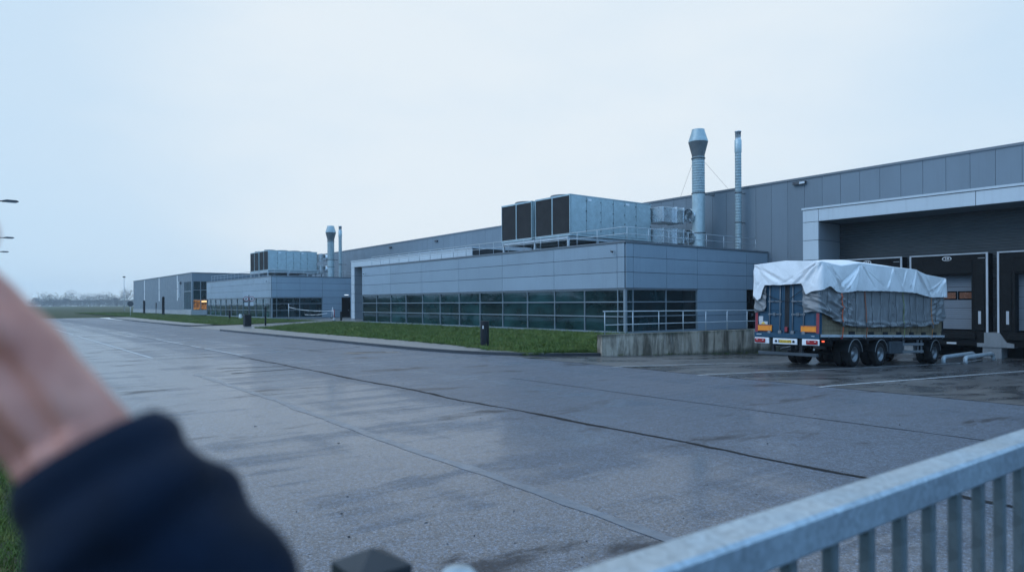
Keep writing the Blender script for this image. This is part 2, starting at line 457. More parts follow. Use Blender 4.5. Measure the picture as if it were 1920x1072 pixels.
def tag(o, label=None, cat=None, group=None, kind=None):
    if label: o['label'] = label
    if cat: o['category'] = cat
    if group: o['group'] = group
    if kind: o['kind'] = kind
    return o
def thing(name, loc, label, cat, group=None):
    o = bpy.data.objects.new(name, None); col.objects.link(o); o.location = loc; o.empty_display_size = .2
    return tag(o, label, cat, group)
def struct(o): o['kind'] = 'structure'; return o
def copy_tree(o, parent=None, delta=None):
    c = o.copy(); col.objects.link(c)
    if parent is not None: c.parent = parent
    if delta is not None: c.location = Vector(o.location) + Vector(delta)
    for ch in list(o.children): copy_tree(ch, c)
    return c
FACE_W = Matrix(((0, 0, -1, 0), (-1, 0, 0, 0), (0, 1, 0, 0), (0, 0, 0, 1)))   # text standing upright, read from the -X side
def text(s, name, size, mat, parent, loc, rot=FACE_W, ext=.002, sx=1):
    cu = bpy.data.curves.new(name, 'FONT'); cu.body = s; cu.size = size; cu.extrude = ext; cu.align_x = 'CENTER'; cu.align_y = 'CENTER'
    t_ = bpy.data.objects.new(name, cu); col.objects.link(t_); dg = bpy.context.evaluated_depsgraph_get()
    me = bpy.data.meshes.new_from_object(t_.evaluated_get(dg)); me.name = name; bpy.data.objects.remove(t_, do_unlink=True)
    me.materials.clear(); me.materials.append(M[mat]); o = bpy.data.objects.new(name, me); col.objects.link(o)
    o.parent = parent; o.matrix_local = Matrix.Translation(loc) @ rot @ Matrix.Diagonal((sx, 1, 1, 1)); return o
def cells(mb, plane, c0, c1, aa, zz, gap=.03):
    """flat panels with open joints; plane 'x': panels span y (aa) and z (zz) between x=c0..c1; plane 'y' likewise"""
    for i in range(len(aa) - 1):
        for j in range(len(zz) - 1):
            a0, a1 = sorted((aa[i], aa[i + 1])); z0, z1 = zz[j], zz[j + 1]
            g = gap / 2
            if plane == 'x': mb.box(c0, c1, a0 + g, a1 - g, z0 + g, z1 - g)
            else: mb.box(a0 + g, a1 - g, c0, c1, z0 + g, z1 - g)
    return mb
def yz(x):                                  # yard height: falls towards the docks
    return 0 if x < 17.2 else -.0418 * (min(x, 37.2) - 17.2)

# ------------------------------------------------------------------ ground
def sheet(name, poly, z, mat, kind='structure'):
    mb = MB(); mb.quad(*[(x, y, z) for x, y in poly]); o = mb.build(name, mat, fix=False); o['kind'] = kind; return o
# field: one sheet to the horizon with the site cut out of it
bigR = 1200
mb = MB()
X0, X1, Y0, Y1 = .45, 75, -45, 131
for (a, b, c, d) in ((-bigR, X0, -bigR, bigR), (X1, bigR, -bigR, bigR), (X0, X1, Y1, bigR), (X0, X1, -bigR, Y0)):
    n1 = max(1, int((b - a) / 60)); n2 = max(1, int((d - c) / 60))
    mb.grid(n1 + 1, n2 + 1, lambda u, v, a=a, b=b, c=c, d=d: (a + (b - a) * u, c + (d - c) * v, -.004))
struct(mb.build('field', 'field', fix=False))
struct(MB().box(-8, 80, -50, 132, -1.6, -1.3).build('ground', 'concrete'))
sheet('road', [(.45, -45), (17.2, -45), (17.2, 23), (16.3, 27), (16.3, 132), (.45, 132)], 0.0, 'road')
# yard sloping to the docks
mb = MB(); xs = [17.2, 22, 27, 32, 37.2, 40, 43.5]
for a, b in zip(xs[:-1], xs[1:]):
    mb.quad((a, -45, yz(a)), (b, -45, yz(b)), (b, 21.5, yz(b)), (a, 21.5, yz(a)))
mb.quad((17.2, 21.5, 0), (18.9, 21.5, yz(18.9)), (17.2, 23, 0))
struct(mb.build('yard', 'yard', fix=False))
struct(MB().quad((43.5, -45, -1.25), (75, -45, -1.25), (75, 21.5, -1.25), (43.5, 21.5, -1.25)).build('floor', 'concrete', fix=False))
# kerbs and pavements
def line_strip(name, pts, w, zoff, mat, zfn=lambda x: 0.0, wob=0.0, step=.5, kind='structure'):
    mb = MB(); P = []
    for (a, b) in zip(pts[:-1], pts[1:]):
        a, b = Vector((*a, 0)), Vector((*b, 0)); n = max(1, int((b - a).length / step))
        P += [a.lerp(b, i / n) for i in range(n)]
    P.append(Vector((*pts[-1], 0)))
    L = []
    for i, p in enumerate(P):
        t = (P[min(i + 1, len(P) - 1)] - P[max(0, i - 1)]).normalized(); nrm = Vector((-t.y, t.x, 0))
        k = mnoise.noise(p * .35) * wob * 1.5 + mnoise.noise(p * 2.7) * wob * .6
        ww = w * (1 + (mnoise.noise(p * 1.9 + Vector((9, 3, 1))) * .8 if wob else 0)) / 2
        c = p + nrm * k; z = zfn(p.x) + zoff
        L.append(((c + nrm * ww).x, (c + nrm * ww).y, z)); L.append(((c - nrm * ww).x, (c - nrm * ww).y, z))
    mb.add(L, [(2 * i, 2 * i + 1, 2 * i + 3, 2 * i + 2) for i in range(len(P) - 1)])
    o = mb.build(name, mat, fix=False); o['kind'] = kind; return o
K1 = [(15.9, 58.9), (16.0, 50), (16.15, 40), (16.2, 31), (16.3, 27.5), (16.6, 25), (17.1, 23.2), (17.9, 22.2), (19.2, 21.72), (22.06, 21.55)]
K2 = [(17.3, 126), (17.0, 117), (16.5, 100), (16.4, 87), (16.6, 74), (17.0, 72.4), (18.6, 71.3)]
KZ = lambda x, y: (yz(x) if y < 23.2 else 0)
def kerb(name, pts, ztop):
    n = len(pts); top = MB(); face = MB(); L = []
    for i, p in enumerate(pts):
        a = Vector((*pts[max(0, i - 1)], 0)); b = Vector((*pts[min(n - 1, i + 1)], 0)); t = (b - a).normalized(); nr = Vector((-t.y, t.x, 0))
        if nr.x < 0 and p[1] > 23: nr = -nr
        if p[1] <= 23 and nr.y < 0: nr = -nr
        z0 = KZ(*p); q = Vector((*p, 0)) + nr * .15
        L.append([(p[0], p[1], z0 - .05), (p[0], p[1], z0 + ztop - .015), (p[0] + nr.x * .02, p[1] + nr.y * .02, z0 + ztop), (q.x, q.y, z0 + ztop), (q.x, q.y, z0 - .05)])
    for a, b in zip(L[:-1], L[1:]):
        face.quad(a[0], b[0], b[1], a[1]); face.quad(a[1], b[1], b[2], a[2])
        top.quad(a[2], b[2], b[3], a[3]); top.quad(a[3], b[3], b[4], a[4])
    o = face.build(name, 'kerbface', fix=False); struct(o)
    o2 = top.build(name + '_top', 'kerb', o, fix=False)
    return [(l[3][0], l[3][1]) for l in L]
in1 = kerb('kerb', K1, .13); in2 = kerb('kerb', K2, .13)
G1 = [(19.1, 59.6), (18.7, 50), (18.6, 44.6), (18.75, 36), (18.8, 33), (18.5, 28), (18.1, 25.4), (17.75, 23.9), (17.95, 22.95)]
mb = MB(); poly = in1[:8] + G1[::-1]
def strip_between(mb, A, B, z):
    n = 24
    def at(P, t):
        d = [0]
        for a, b in zip(P[:-1], P[1:]): d.append(d[-1] + math.dist(a, b))
        s = t * d[-1]
        for i in range(len(P) - 1):
            if s <= d[i + 1] + 1e-9:
                k = (s - d[i]) / (d[i + 1] - d[i]); return (P[i][0] + (P[i + 1][0] - P[i][0]) * k, P[i][1] + (P[i + 1][1] - P[i][1]) * k)
        return P[-1]
    for i in range(n):
        a, b, c, d = at(A, i / n), at(A, (i + 1) / n), at(B, (i + 1) / n), at(B, i / n)
        mb.quad((*a, z), (*b, z), (*c, z), (*d, z))
strip_between(mb, in1[:8], G1, .126)
struct(mb.build('pavement', 'pave', fix=False))
G2 = [(20.2, 126), (19.8, 117), (19.3, 100), (19.0, 87), (19.0, 76), (19.2, 72.6)]
mb = MB(); strip_between(mb, in2[:6], G2, .126); struct(mb.build('pavement', 'pave', fix=False))
# path from the road to the paved gap between the two office blocks
PATH = [(16.3, 58.9), (19.1, 59.6), (26.5, 67.2), (33.0, 74.0), (33.0, 79.4), (28.7, 75.3), (22.0, 70.4), (19.2, 70.9), (18.6, 71.2), (16.6, 72.0), (16.3, 72.6)]
mb = MB(); mb.quad(*[(x, y, .012 if x < 18.9 else (.07 if x < 21 else .118)) for x, y in PATH]); struct(mb.build('path', 'pave', fix=False))
sheet('paved_yard', [(33, 67.8), (52, 67.8), (52, 96.4), (33, 96.4)], .104, 'pave')
sheet('walkway', [(33, 21.8), (50, 21.8), (50, 30), (33, 30)], .104, 'pave')
# lawns
LAWN1 = [(17.95, 22.95), (19.3, 21.85), (22.06, 21.75), (33.02, 21.75), (33.02, 74.0), (26.5, 67.2), (19.1, 59.6)] + G1[1:-1]
LAWN2 = [(19.2, 72.6), (22.0, 70.5), (28.7, 75.4), (33.02, 79.5), (33.02, 205), (20.2, 205), (20.2, 126)] + G2[1:-1]
def inpoly(x, y, P):
    c = np.zeros(x.shape, bool); n = len(P)
    for i in range(n):
        x1, y1 = P[i]; x2, y2 = P[(i + 1) % n]
        c ^= ((y1 > y) != (y2 > y)) & (x < (x2 - x1) * (y - y1) / (y2 - y1 + 1e-12) + x1)
    return c
def lawn_h(x, y):
    b = .115 + .05 * mnoise.noise(Vector((x * .25, y * .25, 0))) + .06 * max(0, 1 - ((x - 26) / 6) ** 2)
    if y < 25 and x < 24: 
        f = max(0, min(1, (y - 21.7) / 3.0)); f = f * f * (3 - 2 * f)
        b = (yz(x) + .12) * (1 - f) + b * f
    return b
def lawn(name, P, step):
    bm = bmesh.new(); vs = [bm.verts.new((x, y, .1)) for x, y in P]; bm.faces.new(vs)
    bmesh.ops.triangulate(bm, faces=bm.faces)
    xs = [p[0] for p in P]; ys = [p[1] for p in P]
    k = min(xs) + step
    while k < max(xs):
        bmesh.ops.bisect_plane(bm, geom=bm.verts[:] + bm.edges[:] + bm.faces[:], plane_co=(k, 0, 0), plane_no=(1, 0, 0)); k += step
    k = min(ys) + step
    while k < max(ys):
        bmesh.ops.bisect_plane(bm, geom=bm.verts[:] + bm.edges[:] + bm.faces[:], plane_co=(0, k, 0), plane_no=(0, 1, 0)); k += step * 2
    for v in bm.verts: v.co.z = lawn_h(v.co.x, v.co.y)
    me = bpy.data.meshes.new(name); bm.to_mesh(me); bm.free(); me.materials.append(M['grass'])
    for p in me.polygons: p.use_smooth = True
    o = bpy.data.objects.new(name, me); col.objects.link(o); return struct(o)
lawn('lawn', LAWN1, .8); lawn('lawn', LAWN2, 1.6)
def blades(name, P, n, hmin, hmax, w, hfn, dens=None):
    xs = [p[0] for p in P]; ys = [p[1] for p in P]
    x = rng.uniform(min(xs), max(xs), n * 3)
    y = min(ys) + (max(ys) - min(ys)) * (rng.uniform(0, 1, n * 3) ** 1.5)
    k = inpoly(x, y, P); x, y = x[k][:n], y[k][:n]; m = len(x)
    z = np.array([hfn(a, b) for a, b in zip(x, y)]) - .01
    an = rng.uniform(0, 2 * PI, m); h = rng.uniform(hmin, hmax, m) * (.6 + .8 * rng.random(m) ** 2); ww = w * rng.uniform(.6, 1.4, m)
    le = rng.uniform(-.8, .8, (m, 2)) * h[:, None]
    v = np.empty((m, 3, 3))
    v[:, 0] = np.stack([x - np.cos(an) * ww, y - np.sin(an) * ww, z], 1)
    v[:, 1] = np.stack([x + np.cos(an) * ww, y + np.sin(an) * ww, z], 1)
    v[:, 2] = np.stack([x + le[:, 0], y + le[:, 1], z + h], 1)
    me = bpy.data.meshes.new(name); me.vertices.add(m * 3); me.loops.add(m * 3); me.polygons.add(m)
    me.vertices.foreach_set('co', v.ravel()); me.loops.foreach_set('vertex_index', np.arange(m * 3, dtype=np.int32))
    me.polygons.foreach_set('loop_start', np.arange(0, m * 3, 3, dtype=np.int32)); me.polygons.foreach_set('loop_total', np.full(m, 3, np.int32))
    me.update(); me.validate(); me.materials.append(M['blade'])
    o = bpy.data.objects.new(name, me); col.objects.link(o); o['kind'] = 'stuff'; return o
tag(blades('grass', LAWN1, 130000, .07, .15, .016, lawn_h), 'short green lawn grass in front of the glazed office block', 'grass')
tag(blades('grass', LAWN2, 50000, .06, .13, .03, lawn_h), 'green lawn grass in front of the farther buildings', 'grass')
tag(blades('grass', [(-3.5, 4.5), (.47, 4.5), (.47, 14), (-3.5, 14)], 60000, .05, .11, .007, lambda x, y: -.004), 'rough green verge grass beside the road below the raised arm', 'grass')
tag(blades('grass', [(-3.5, 14), (.47, 14), (.47, 60), (-3.5, 60)], 25000, .06, .14, .02, lambda x, y: -.004), 'rough green verge grass running far along the road edge', 'grass')

def clumps(name, spots, lab):
    mb = MB(); r = random.Random(21)
    for (x, y, z, sc) in spots:
        for _ in range(r.randint(9, 18)):
            a = r.uniform(0, 2 * PI); q = r.random() ** .6 * .16 * sc; bx, by = x + q * math.cos(a), y + q * math.sin(a); h = r.uniform(.08, .22) * sc; l = r.uniform(.2, .9) * h; w = .011 * sc; c, sn = math.cos(a), math.sin(a)
            mb.add([(bx - sn * w, by + c * w, z - .01), (bx + sn * w, by - c * w, z - .01), (bx + c * l + sn * w * .4, by + sn * l - c * w * .4, z + h * .8), (bx + c * l * 1.4, by + sn * l * 1.4, z + h)], [(0, 1, 2), (0, 2, 3)])
    return tag(mb.build(name, 'blade', fix=False), lab, 'grass', kind='stuff')
sp_ = []; r2 = random.Random(77)
for _ in range(1500):
    x, y = r2.uniform(17.5, 33), 21.8 + 50 * r2.random() ** 1.4
    if inpoly(np.array([x]), np.array([y]), LAWN1)[0]: sp_.append((x, y, lawn_h(x, y), r2.uniform(.7, 1.35)))
for P_ in (G1, G2):                                    # ragged growth over the paving edge
    for (a, b) in zip(P_[:-1], P_[1:]):
        for k in range(int(math.dist(a, b) / .13)):
            t = r2.random(); x, y = a[0] + (b[0] - a[0]) * t + r2.uniform(-.14, .16), a[1] + (b[1] - a[1]) * t; sp_.append((x, y, .115, r2.uniform(.5, 1.1)))
for k in range(90): sp_.append((r2.uniform(18, 22), 21.95 + r2.uniform(-.12, .2), lawn_h(20, 21.9) + .01, r2.uniform(.5, 1.0)))
for k in range(60): x = r2.uniform(22.4, 40); sp_.append((x, 21.46, yz(x), r2.uniform(.3, .7)))
clumps('grass', sp_, 'taller grass tufts on the lawn and along the paving edges')
# road markings, seams, patches
def mark(pts, w, mat='mark', z=.004, zfn=lambda x: 0.0, wob=.0): return line_strip('road_marking', pts, w, z, mat, zfn, wob)
mark([(5.75, 31), (5.72, 56)], .13); mark([(5.75, 59), (5.8, 110)], .13)
for a, b in ((30.0, 36.0), (36.7, 38.6), (40.3, 47.5), (53.5, 60), (66.5, 72.5), (79, 85), (92, 98), (105, 111)): mark([(9.0, a), (9.0, b)], .12)
mark([(5.50, 23), (5.4, 16), (5.2, 9), (5.05, 3.5), (4.9, -4)], .17, 'markworn', wob=.06)
for y, x0, x1 in ((15.97, 16.9, 30), (12.5, 16.9, 40.5), (8.82, 16.9, 41)): mark([(x0, y), (22, y), (27, y), (32, y), (37.2, y), (x1, y)] if x1 > 38 else [(x0, y), (22, y), (27, y), (x1, y)], .13, z=.008, zfn=yz)
def seam(pts, w, mat='tar', wob=.06, z=.004): return line_strip('road_seam', pts, w, z, mat, wob=wob, step=.25)
seam([(8.75, 29.5), (8.72, 20), (8.7, 11), (8.7, 4), (8.7, -6)], .10, wob=.075)
seam([(12.3, 15.6), (12.35, 9), (12.45, 4), (12.5, -5)], .035, wob=.02)
seam([(8.9, 72), (8.85, 30)], .03, wob=.02)
seam([(6.5, 24.4), (8.6, 23.7)], .10, wob=.05); seam([(6.4, 22.4), (8.5, 22.6)], .12, wob=.05)
seam([(12.2, 34), (12.5, 29.5)], .05); seam([(12.4, 31.2), (15.2, 31.6)], .09); seam([(13.2, 28.6), (14.6, 27.7)], .20)
seam([(.6, 30.4), (5.8, 30.2), (9.0, 30.3)], .09, 'markworn', wob=.05)
seam([(17.22, -20), (17.2, 0), (17.2, 12), (17.2, 21)], .05, wob=.02)
sheet('road_patch', [(12.6, 28.0), (14.9, 27.0), (15.2, 27.5), (13.4, 28.7)], .0036, 'asph2')
# loose grit and leaves lying on the asphalt
mb = MB()
for i in range(300):
    y = 3.5 + 30 * random.random() ** 2.2; x = random.uniform(.6, 9) if i % 3 else random.uniform(.6, 15)
    r = random.uniform(.005, .014) if i % 9 else random.uniform(.015, .028); a = random.random() * PI
    n = 6; hh = r * random.uniform(.3, .8)
    vs = [(x + r * math.cos(a + k * PI / 3) * random.uniform(.6, 1.3), y + r * .6 * math.sin(a + k * PI / 3) * random.uniform(.6, 1.3), .003) for k in range(n)] + [(x + r * .1, y, hh)]
    mb.add(vs, [(k, (k + 1) % n, n) for k in range(n)])
tag(mb.build('grit', 'stonebits'), 'small dark grit and leaf scraps scattered over the wet asphalt', 'grit', kind='stuff')

# ------------------------------------------------------------------ office blocks
BLOCK_H = 6.13
ZJ = [3.1, 4.13, 5.11, 6.02]
def office_block(yc, yend, doorx, label):
    """panelled block with a glazed ground floor; its near corner stands at (33, yc)"""
    o = (33, yc, 0); xr = 49.55
    root = thing('office_block', o, label, 'building', 'office blocks in front of the warehouse')
    L = yend - yc
    js = [yc + .66 + 6.155 * k for k in range(int((L - 1) / 6.155) + 1)]
    mb = MB()
    cells(mb, 'x', 32.95, 33.02, [yc + .03] + js + [yend], ZJ)
    xs = [33.03, 33.72, 37.1, 40.47, 46.6, xr]
    cells(mb, 'y', yc - .05, yc + .02, xs, ZJ)
    gx = 40.42
    cells(mb, 'y', yc - .05, yc + .02, [gx + .06, doorx], [.12, 1.2, 2.15, 3.1])
    if doorx + 1.4 < xr: cells(mb, 'y', yc - .05, yc + .02, [doorx + 1.4, xr], [.12, 1.2, 2.15, 3.1])
    mb.build('cladding', 'panel', root, o)
    mb = MB()
    mb.box(33.03, xr, yc + .03, yend, 3.04, 6.05)
    mb.box(33.4, xr, yc + .5, yend, .0, 3.04)
    mb.box(gx + .1, doorx, yc + .025, yc + .5, 0, 3.04)
    mb.build('wall', 'joint', root, o)
    # coping
    mb = MB(); mb.box(32.90, 33.25, yc - .10, yend + .02, 6.03, 6.15); mb.box(33.25, xr, yc - .10, yc + .25, 6.03, 6.15)
    mb.build('coping', 'coping', root, o)
    MB().quad((33.25, yc + .25, 6.06), (xr, yc + .25, 6.06), (xr, yend, 6.06), (33.25, yend, 6.06)).build('roof', 'roofing', root, o, fix=False)
    # sill course and a soffit strip over the glazing
    mb = MB(); mb.box(32.93, 33.4, yc - .07, yend, .10, .24); mb.box(33.4, gx, yc - .07, yc + .4, .10, .24); mb.build('sill', 'alu', root, o)
    mb = MB(); mb.box(32.90, 32.96, yc - .1, yend, 3.03, 3.09); mb.box(32.96, gx + .1, yc - .1, yc - .04, 3.03, 3.09); mb.build('flashing', 'coping', root, o)
    # curtain wall bays, each a window
    zt = [.24, 1.25, 2.2, 3.04]
    def bay(plane, a, b, mat):
        w = MB(); fr = MB(); t = .055
        a, b = min(a, b), max(a, b)
        for j in range(3):
            z0, z1 = zt[j] + .03, zt[j + 1] - .03
            ti = random.uniform(-.004, .004)
            if plane == 'x': w.quad((33.05 + ti, a + .03, z0), (33.05 - ti, b - .03, z0), (33.05 - ti, b - .03, z1), (33.05 + ti, a + .03, z1))
            else: w.quad((a + .03, yc + .05 + ti, z0), (b - .03, yc + .05 - ti, z0), (b - .03, yc + .05 - ti, z1), (a + .03, yc + .05 + ti, z1))
        win = w.build('window', mat, root, o, fix=False)
        def bx(p, q, z0, z1, d=.0):
            if plane == 'x': fr.box(32.955 - d, 33.10, p, q, z0, z1)
            else: fr.box(p, q, yc - .045 - d, yc + .10, z0, z1)
        bx(a, a + .03, zt[0], zt[3]); bx(b - .03, b, zt[0], zt[3])
        for z in zt[:4]: bx(a + .03, b - .03, z - (.035 if z < 3 else .07), z + .035 if z < 3 else z)
        fr.build('window_frame', 'alu', win, o)
    n = int(round((L - .7) / 3.078)); ys = [yc + .64 + 3.078 * k for k in range(n + 1)]
    ys = [y for y in ys if y < yend - .6] + [yend - .02]
    bay('x', yc + .10, ys[0], 'glassd')
    for a, b in zip(ys[:-1], ys[1:]): bay('x', a, b, 'glass')
    xs = [33.10, 33.72, 37.05, gx]
    for a, b in zip(xs[:-1], xs[1:]): bay('y', a, b, 'glassd')
    MB().box(32.95, 33.10, yc - .05, yc + .10, .24, 3.04).build('corner_post', 'alu', root, o)
    mb = MB(); mb.box(gx, gx + .06, yc - .06, yc + .1, .12, 3.1); mb.build('end_post', 'alu', root, o)
    dr = MB().box(doorx + .02, doorx + 1.38, yc + .30, yc + .36, .1, 3.04).build('door', 'recess', root, o)
    mb = MB(); mb.box(doorx + 1.20, doorx + 1.26, yc + .20, yc + .30, 1.05, 1.25); mb.build('handle', 'alu', dr, o)
    # side wall seen through the gap (far end)
    cells(MB(), 'y', yend, yend + .05, [33.05, 36.5, 40, 43.5, 47, xr], [.12, 1.2, 2.15] + ZJ).build('end_cladding', 'panel', root, o)
    return root
office_block(30.0, 67.8, 46.6, 'grey panelled office block beside the trailer yard with a long glazed ground floor')
office_block(96.4, 130.2, 43.5, 'smaller looking grey office block farther off beyond the barrier tape and path')

def guard_rail(yc, yend, label, xr=48.5):
    o = (33.4, yc + .3, 6.15); root = thing('roof_railing', o, label, 'railing', 'tube railings along the roof edges')
    z1, z2 = 7.10, 6.66; X = 33.42; Y = yc + .32
    def tb(a, b, r=.026): return MB().tube([a, b], r, 8)
    MB().tube([(X, yend - 1.4, z1), (X, Y + .12, z1), (X + .04, Y + .04, z1), (X + .12, Y, z1), (xr, Y, z1)], .027, 8).build('top_rail', 'galvtube', root, o)
    MB().tube([(X, yend - 1.4, z2), (X, Y + .12, z2), (X + .04, Y + .04, z2), (X + .12, Y, z2), (xr, Y, z2)], .024, 8).build('middle_rail', 'galvtube', root, o)
    y = yend - 1.4; p = None
    def post(x, y):
        nonlocal p
        if p is None:
            mb = MB().tube([(0, 0, 0), (0, 0, .95)], .025, 8); mb.box(-.07, .07, -.07, .07, -.005, .012)
            p = mb.build('post', 'galvtube', root); p.location = (x - o[0], y - o[1], 0)
        else:
            c = p.copy(); col.objects.link(c); c.parent = root; c.location = (x - o[0], y - o[1], 0)
    while y > yc + 1: post(X, y); y -= 1.97
    x = 33.55
    while x <= xr + .1: post(x, Y); x += 2.13
    return root
guard_rail(30, 67.8, 'steel tube roof railing on the near office block under the big cooling units')
guard_rail(96.4, 130.2, 'steel tube roof railing on the farther office block')

# ------------------------------------------------------------------ rooftop plant
def cooling_unit(x0, x1, y0, y1, z0, z1, label, side):
    o = ((x0 + x1) / 2, (y0 + y1) / 2, z0); root = thing('cooling_unit', o, label, 'cooling unit', 'rooftop cooling units')
    mb = MB(); mb.box(x0 + .08, x1, y0 + .03, y1, z0 + .06, z1 - .06); mb.build('casing', 'galv', root, o)
    mb = MB(); mb.box(x0, x1 + .04, y0 - .02, y1 + .02, z1 - .07, z1); mb.box(x0, x1 + .04, y0 - .02, y1 + .02, z0 - .06, z0 + .07); mb.build('edge_rail', 'galv', root, o)
    ym = (y0 + y1) / 2
    for a, b in ((y0, ym), (ym, y1)):
        cp = MB().box(x0 + .045, x0 + .075, a + .055, b - .055, z0 + .12, z1 - .12).build('coil_panel', 'coil', root, o)
        f = MB(); t = .06
        f.box(x0 + .0, x0 + .08, a + .01, a + .055, z0 + .07, z1 - .07); f.box(x0 + .0, x0 + .08, b - .055, b - .01, z0 + .07, z1 - .07)
        f.box(x0 + .0, x0 + .08, a + .055, b - .055, z0 + .07, z0 + .12); f.box(x0 + .0, x0 + .08, a + .055, b - .055, z1 - .12, z1 - .07)
        f.build('coil_frame', 'galv', cp, o)
    # side doors with seams and hinges
    xs = [x0 + .12] + [x0 + (x1 - x0) * k for k in (.19, .36, .51, .655, .80, .995)]
    for i, (a, b) in enumerate(zip(xs[:-1], xs[1:])):
        d = MB().bbox(a + .02, b - .02, y0 - .02 - .012 * (i % 2), y0 + .03, z0 + .09, z1 - .09 - (.05 if i > 2 else 0), .01).build('side_panel', 'galv', root, o)
        h = MB()
        for k in (.12, .36, .6, .85): h.box(b - .10, b - .02, y0 - .06, y0 - .015, z0 + (z1 - z0) * k, z0 + (z1 - z0) * k + .09)
        h.build('hinge', 'dullgalv', d, o)
        if i in (1, 4): MB().box(a + .12, a + .5, y0 - .045, y0 - .02, z1 - .38, z1 - .22).build('label_plate', 'white', d, o)
    nf = 4
    for k in range(nf):
        cx = x0 + (x1 - x0) * (k + .5) / nf; r = min((y1 - y0), (x1 - x0) / nf) * .42
        mb = MB().lathe([(r * 1.12, 0), (r * 1.05, .06), (r, .17), (r * .95, .17), (r * .95, .02)], (cx, ym, z1 - .002), seg=28)
        fc = mb.build('fan_cowl', 'dullgalv', root, o)
        g = MB().lathe([(.12, .12), (.12, .14), (.0, .14)], (cx, ym, z1), seg=16)
        for q in range(6):
            a = q * PI / 3; c, s = math.cos(a), math.sin(a)
            p = [(cx + c * .1 - s * .1, ym + s * .1 + c * .1), (cx + c * r * .9 - s * .1, ym + s * r * .9 + c * .1), (cx + c * r * .9 + s * .1, ym + s * r * .9 - c * .1), (cx + c * .1 + s * .1, ym + s * .1 - c * .1)]
            g.quad((*p[0], z1 + .13), (*p[1], z1 + .12), (*p[2], z1 + .06), (*p[3], z1 + .07))
        g.build('fan', 'chassis', fc, o)
    return root
def plant(yo, far):
    XE = 42.7 if far else 44.2; D = XE - 44.2
    w = 'farther' if far else 'near'
    q = 'on the farther office block roof' if far else 'on the near office block roof'
    cooling_unit(35.0, XE, 37.3 + yo, 41.3 + yo, 7.25, 10.3, 'cooling unit with long panelled side in view %s' % q, True)
    cooling_unit(35.0, XE, 41.75 + yo, 45.7 + yo, 7.25, 10.3, 'cooling unit showing only its dark coil end %s' % q, True)
    o = (39.6, 41.5 + yo, 6.06); root = thing('steel_platform', o, 'steel beam platform carrying the two cooling units %s' % q, 'platform', 'steel platforms under cooling units')
    mb = MB()
    for y in (37.5, 41.35, 45.4):
        mb.box(34.9, 44.3, y - .06 + yo, y + .06 + yo, 6.92, 7.16)
    for x in (35.02, 38.1, 41.2, 44.1): mb.box(x - .08, x + .08, 37.56 + yo, 45.34 + yo, 6.95, 7.13)
    mb.build('beam', 'galvtube', root, o)
    for x in (35.02, 38.1, 41.2, 44.1):
        for y in (37.5, 41.35, 45.4):
            mb = MB().box(x - .07, x + .07, y - .07 + yo, y + .07 + yo, 6.08, 6.92); mb.box(x - .16, x + .16, y - .16 + yo, y + .16 + yo, 6.06, 6.085); mb.build('leg', 'galvtube', root, o)
    # pipes and boxes under the platform
    tag(MB().tube([(36, 38.6 + yo, 6.3), (43, 38.6 + yo, 6.3), (43.6, 38.6 + yo, 6.34), (43.9, 38.6 + yo, 6.6), (43.9, 38.6 + yo, 7.1)], .12, 10).build('coolant_pipe', 'dullgalv'), 'dark coolant pipe running under the cooling units %s' % q, 'pipe', 'coolant pipes')
    # ducts
    o = (46, 36.6 + yo, 6.06); root = thing('ventilation_duct', o, 'shiny box ducts beside the exhaust stack %s' % q, 'duct', 'ventilation ducts')
    for i, (za, zb) in enumerate(((8.75, 10.0), (7.0, 8.25))):
        zc = (za + zb) / 2 - .03
        if far:
            MB().bbox(XE + .1, XE + .55, 36.1 + yo, 37.6 + yo, za, zb, .02).build('duct_box', 'duct', root, o)
            MB().lathe([(.5, 0), (.5, .3), (.54, .31), (.54, .37), (.5, .38), (.5, .95)], (XE + .55, 35.8 + yo, zc), axis='x', seg=24).build('round_duct', 'duct', root, o)
            continue
        MB().bbox(44.3, 45.75, 36.1, 37.9, za, zb, .02).build('duct_box', 'duct', root, o)
        mb = MB(); mb.bbox(45.8, 46.7, 35.9, 37.6, za + .02, zb - .02, .02)
        for x in (45.75, 46.68): mb.box(x, x + .05, 35.84, 37.8, za - .04, zb + .04)
        mb.build('duct_box', 'duct', root, o)
        MB().lathe([(.55, 0), (.55, .35), (.59, .36), (.59, .42), (.55, .43), (.55, 1.2)], (46.73, 35.5 - .02 * i, zc), axis='x', seg=24).build('round_duct', 'duct', root, o)
    mb = MB()
    for x in ((44.7, 46.4) if not far else (43.0,)): mb.box(x - .05, x + .05, 36.6 + yo, 36.7 + yo, 6.06, 7.0)
    mb.build('duct_support', 'galvtube', root, o)
    # exhaust stack with cowl
    cx, cy = (44.0, 101.4) if far else (47.5, 35.0); o = (cx, cy, 6.06); zd = -2.2 if far else 0
    root = thing('exhaust_stack', o, 'tall galvanised exhaust stack with a diamond shaped cowl %s' % q, 'chimney', 'exhaust stacks')
    R = .52
    MB().lathe([(R, 6.07), (R, 11.2 + zd)], (cx, cy, 0), seg=32).build('lower_shaft', 'galv', root, o)
    prof = []; z = 11.2 + zd
    while z < 14.0 + zd: prof += [(R, z), (R, z + .17), (R + .012, z + .18), (R + .012, z + .205), (R, z + .21)]; z += .215
    MB().lathe(prof, (cx, cy, 0), seg=32).build('upper_shaft', 'galv', root, o)
    for zz in (7.9, 11.2 + zd, 14.1 + zd): MB().lathe([(R + .005, zz - .04), (R + .05, zz - .04), (R + .05, zz + .04), (R + .005, zz + .04)], (cx, cy, 0), seg=32).build('clamp_ring', 'dullgalv', root, o)
    MB().lathe([(R, 13.95 + zd), (R, 14.35 + zd), (.80, 15.45 + zd)], (cx, cy, 0), seg=32).build('cowl_cone', 'dullgalv', root, o)
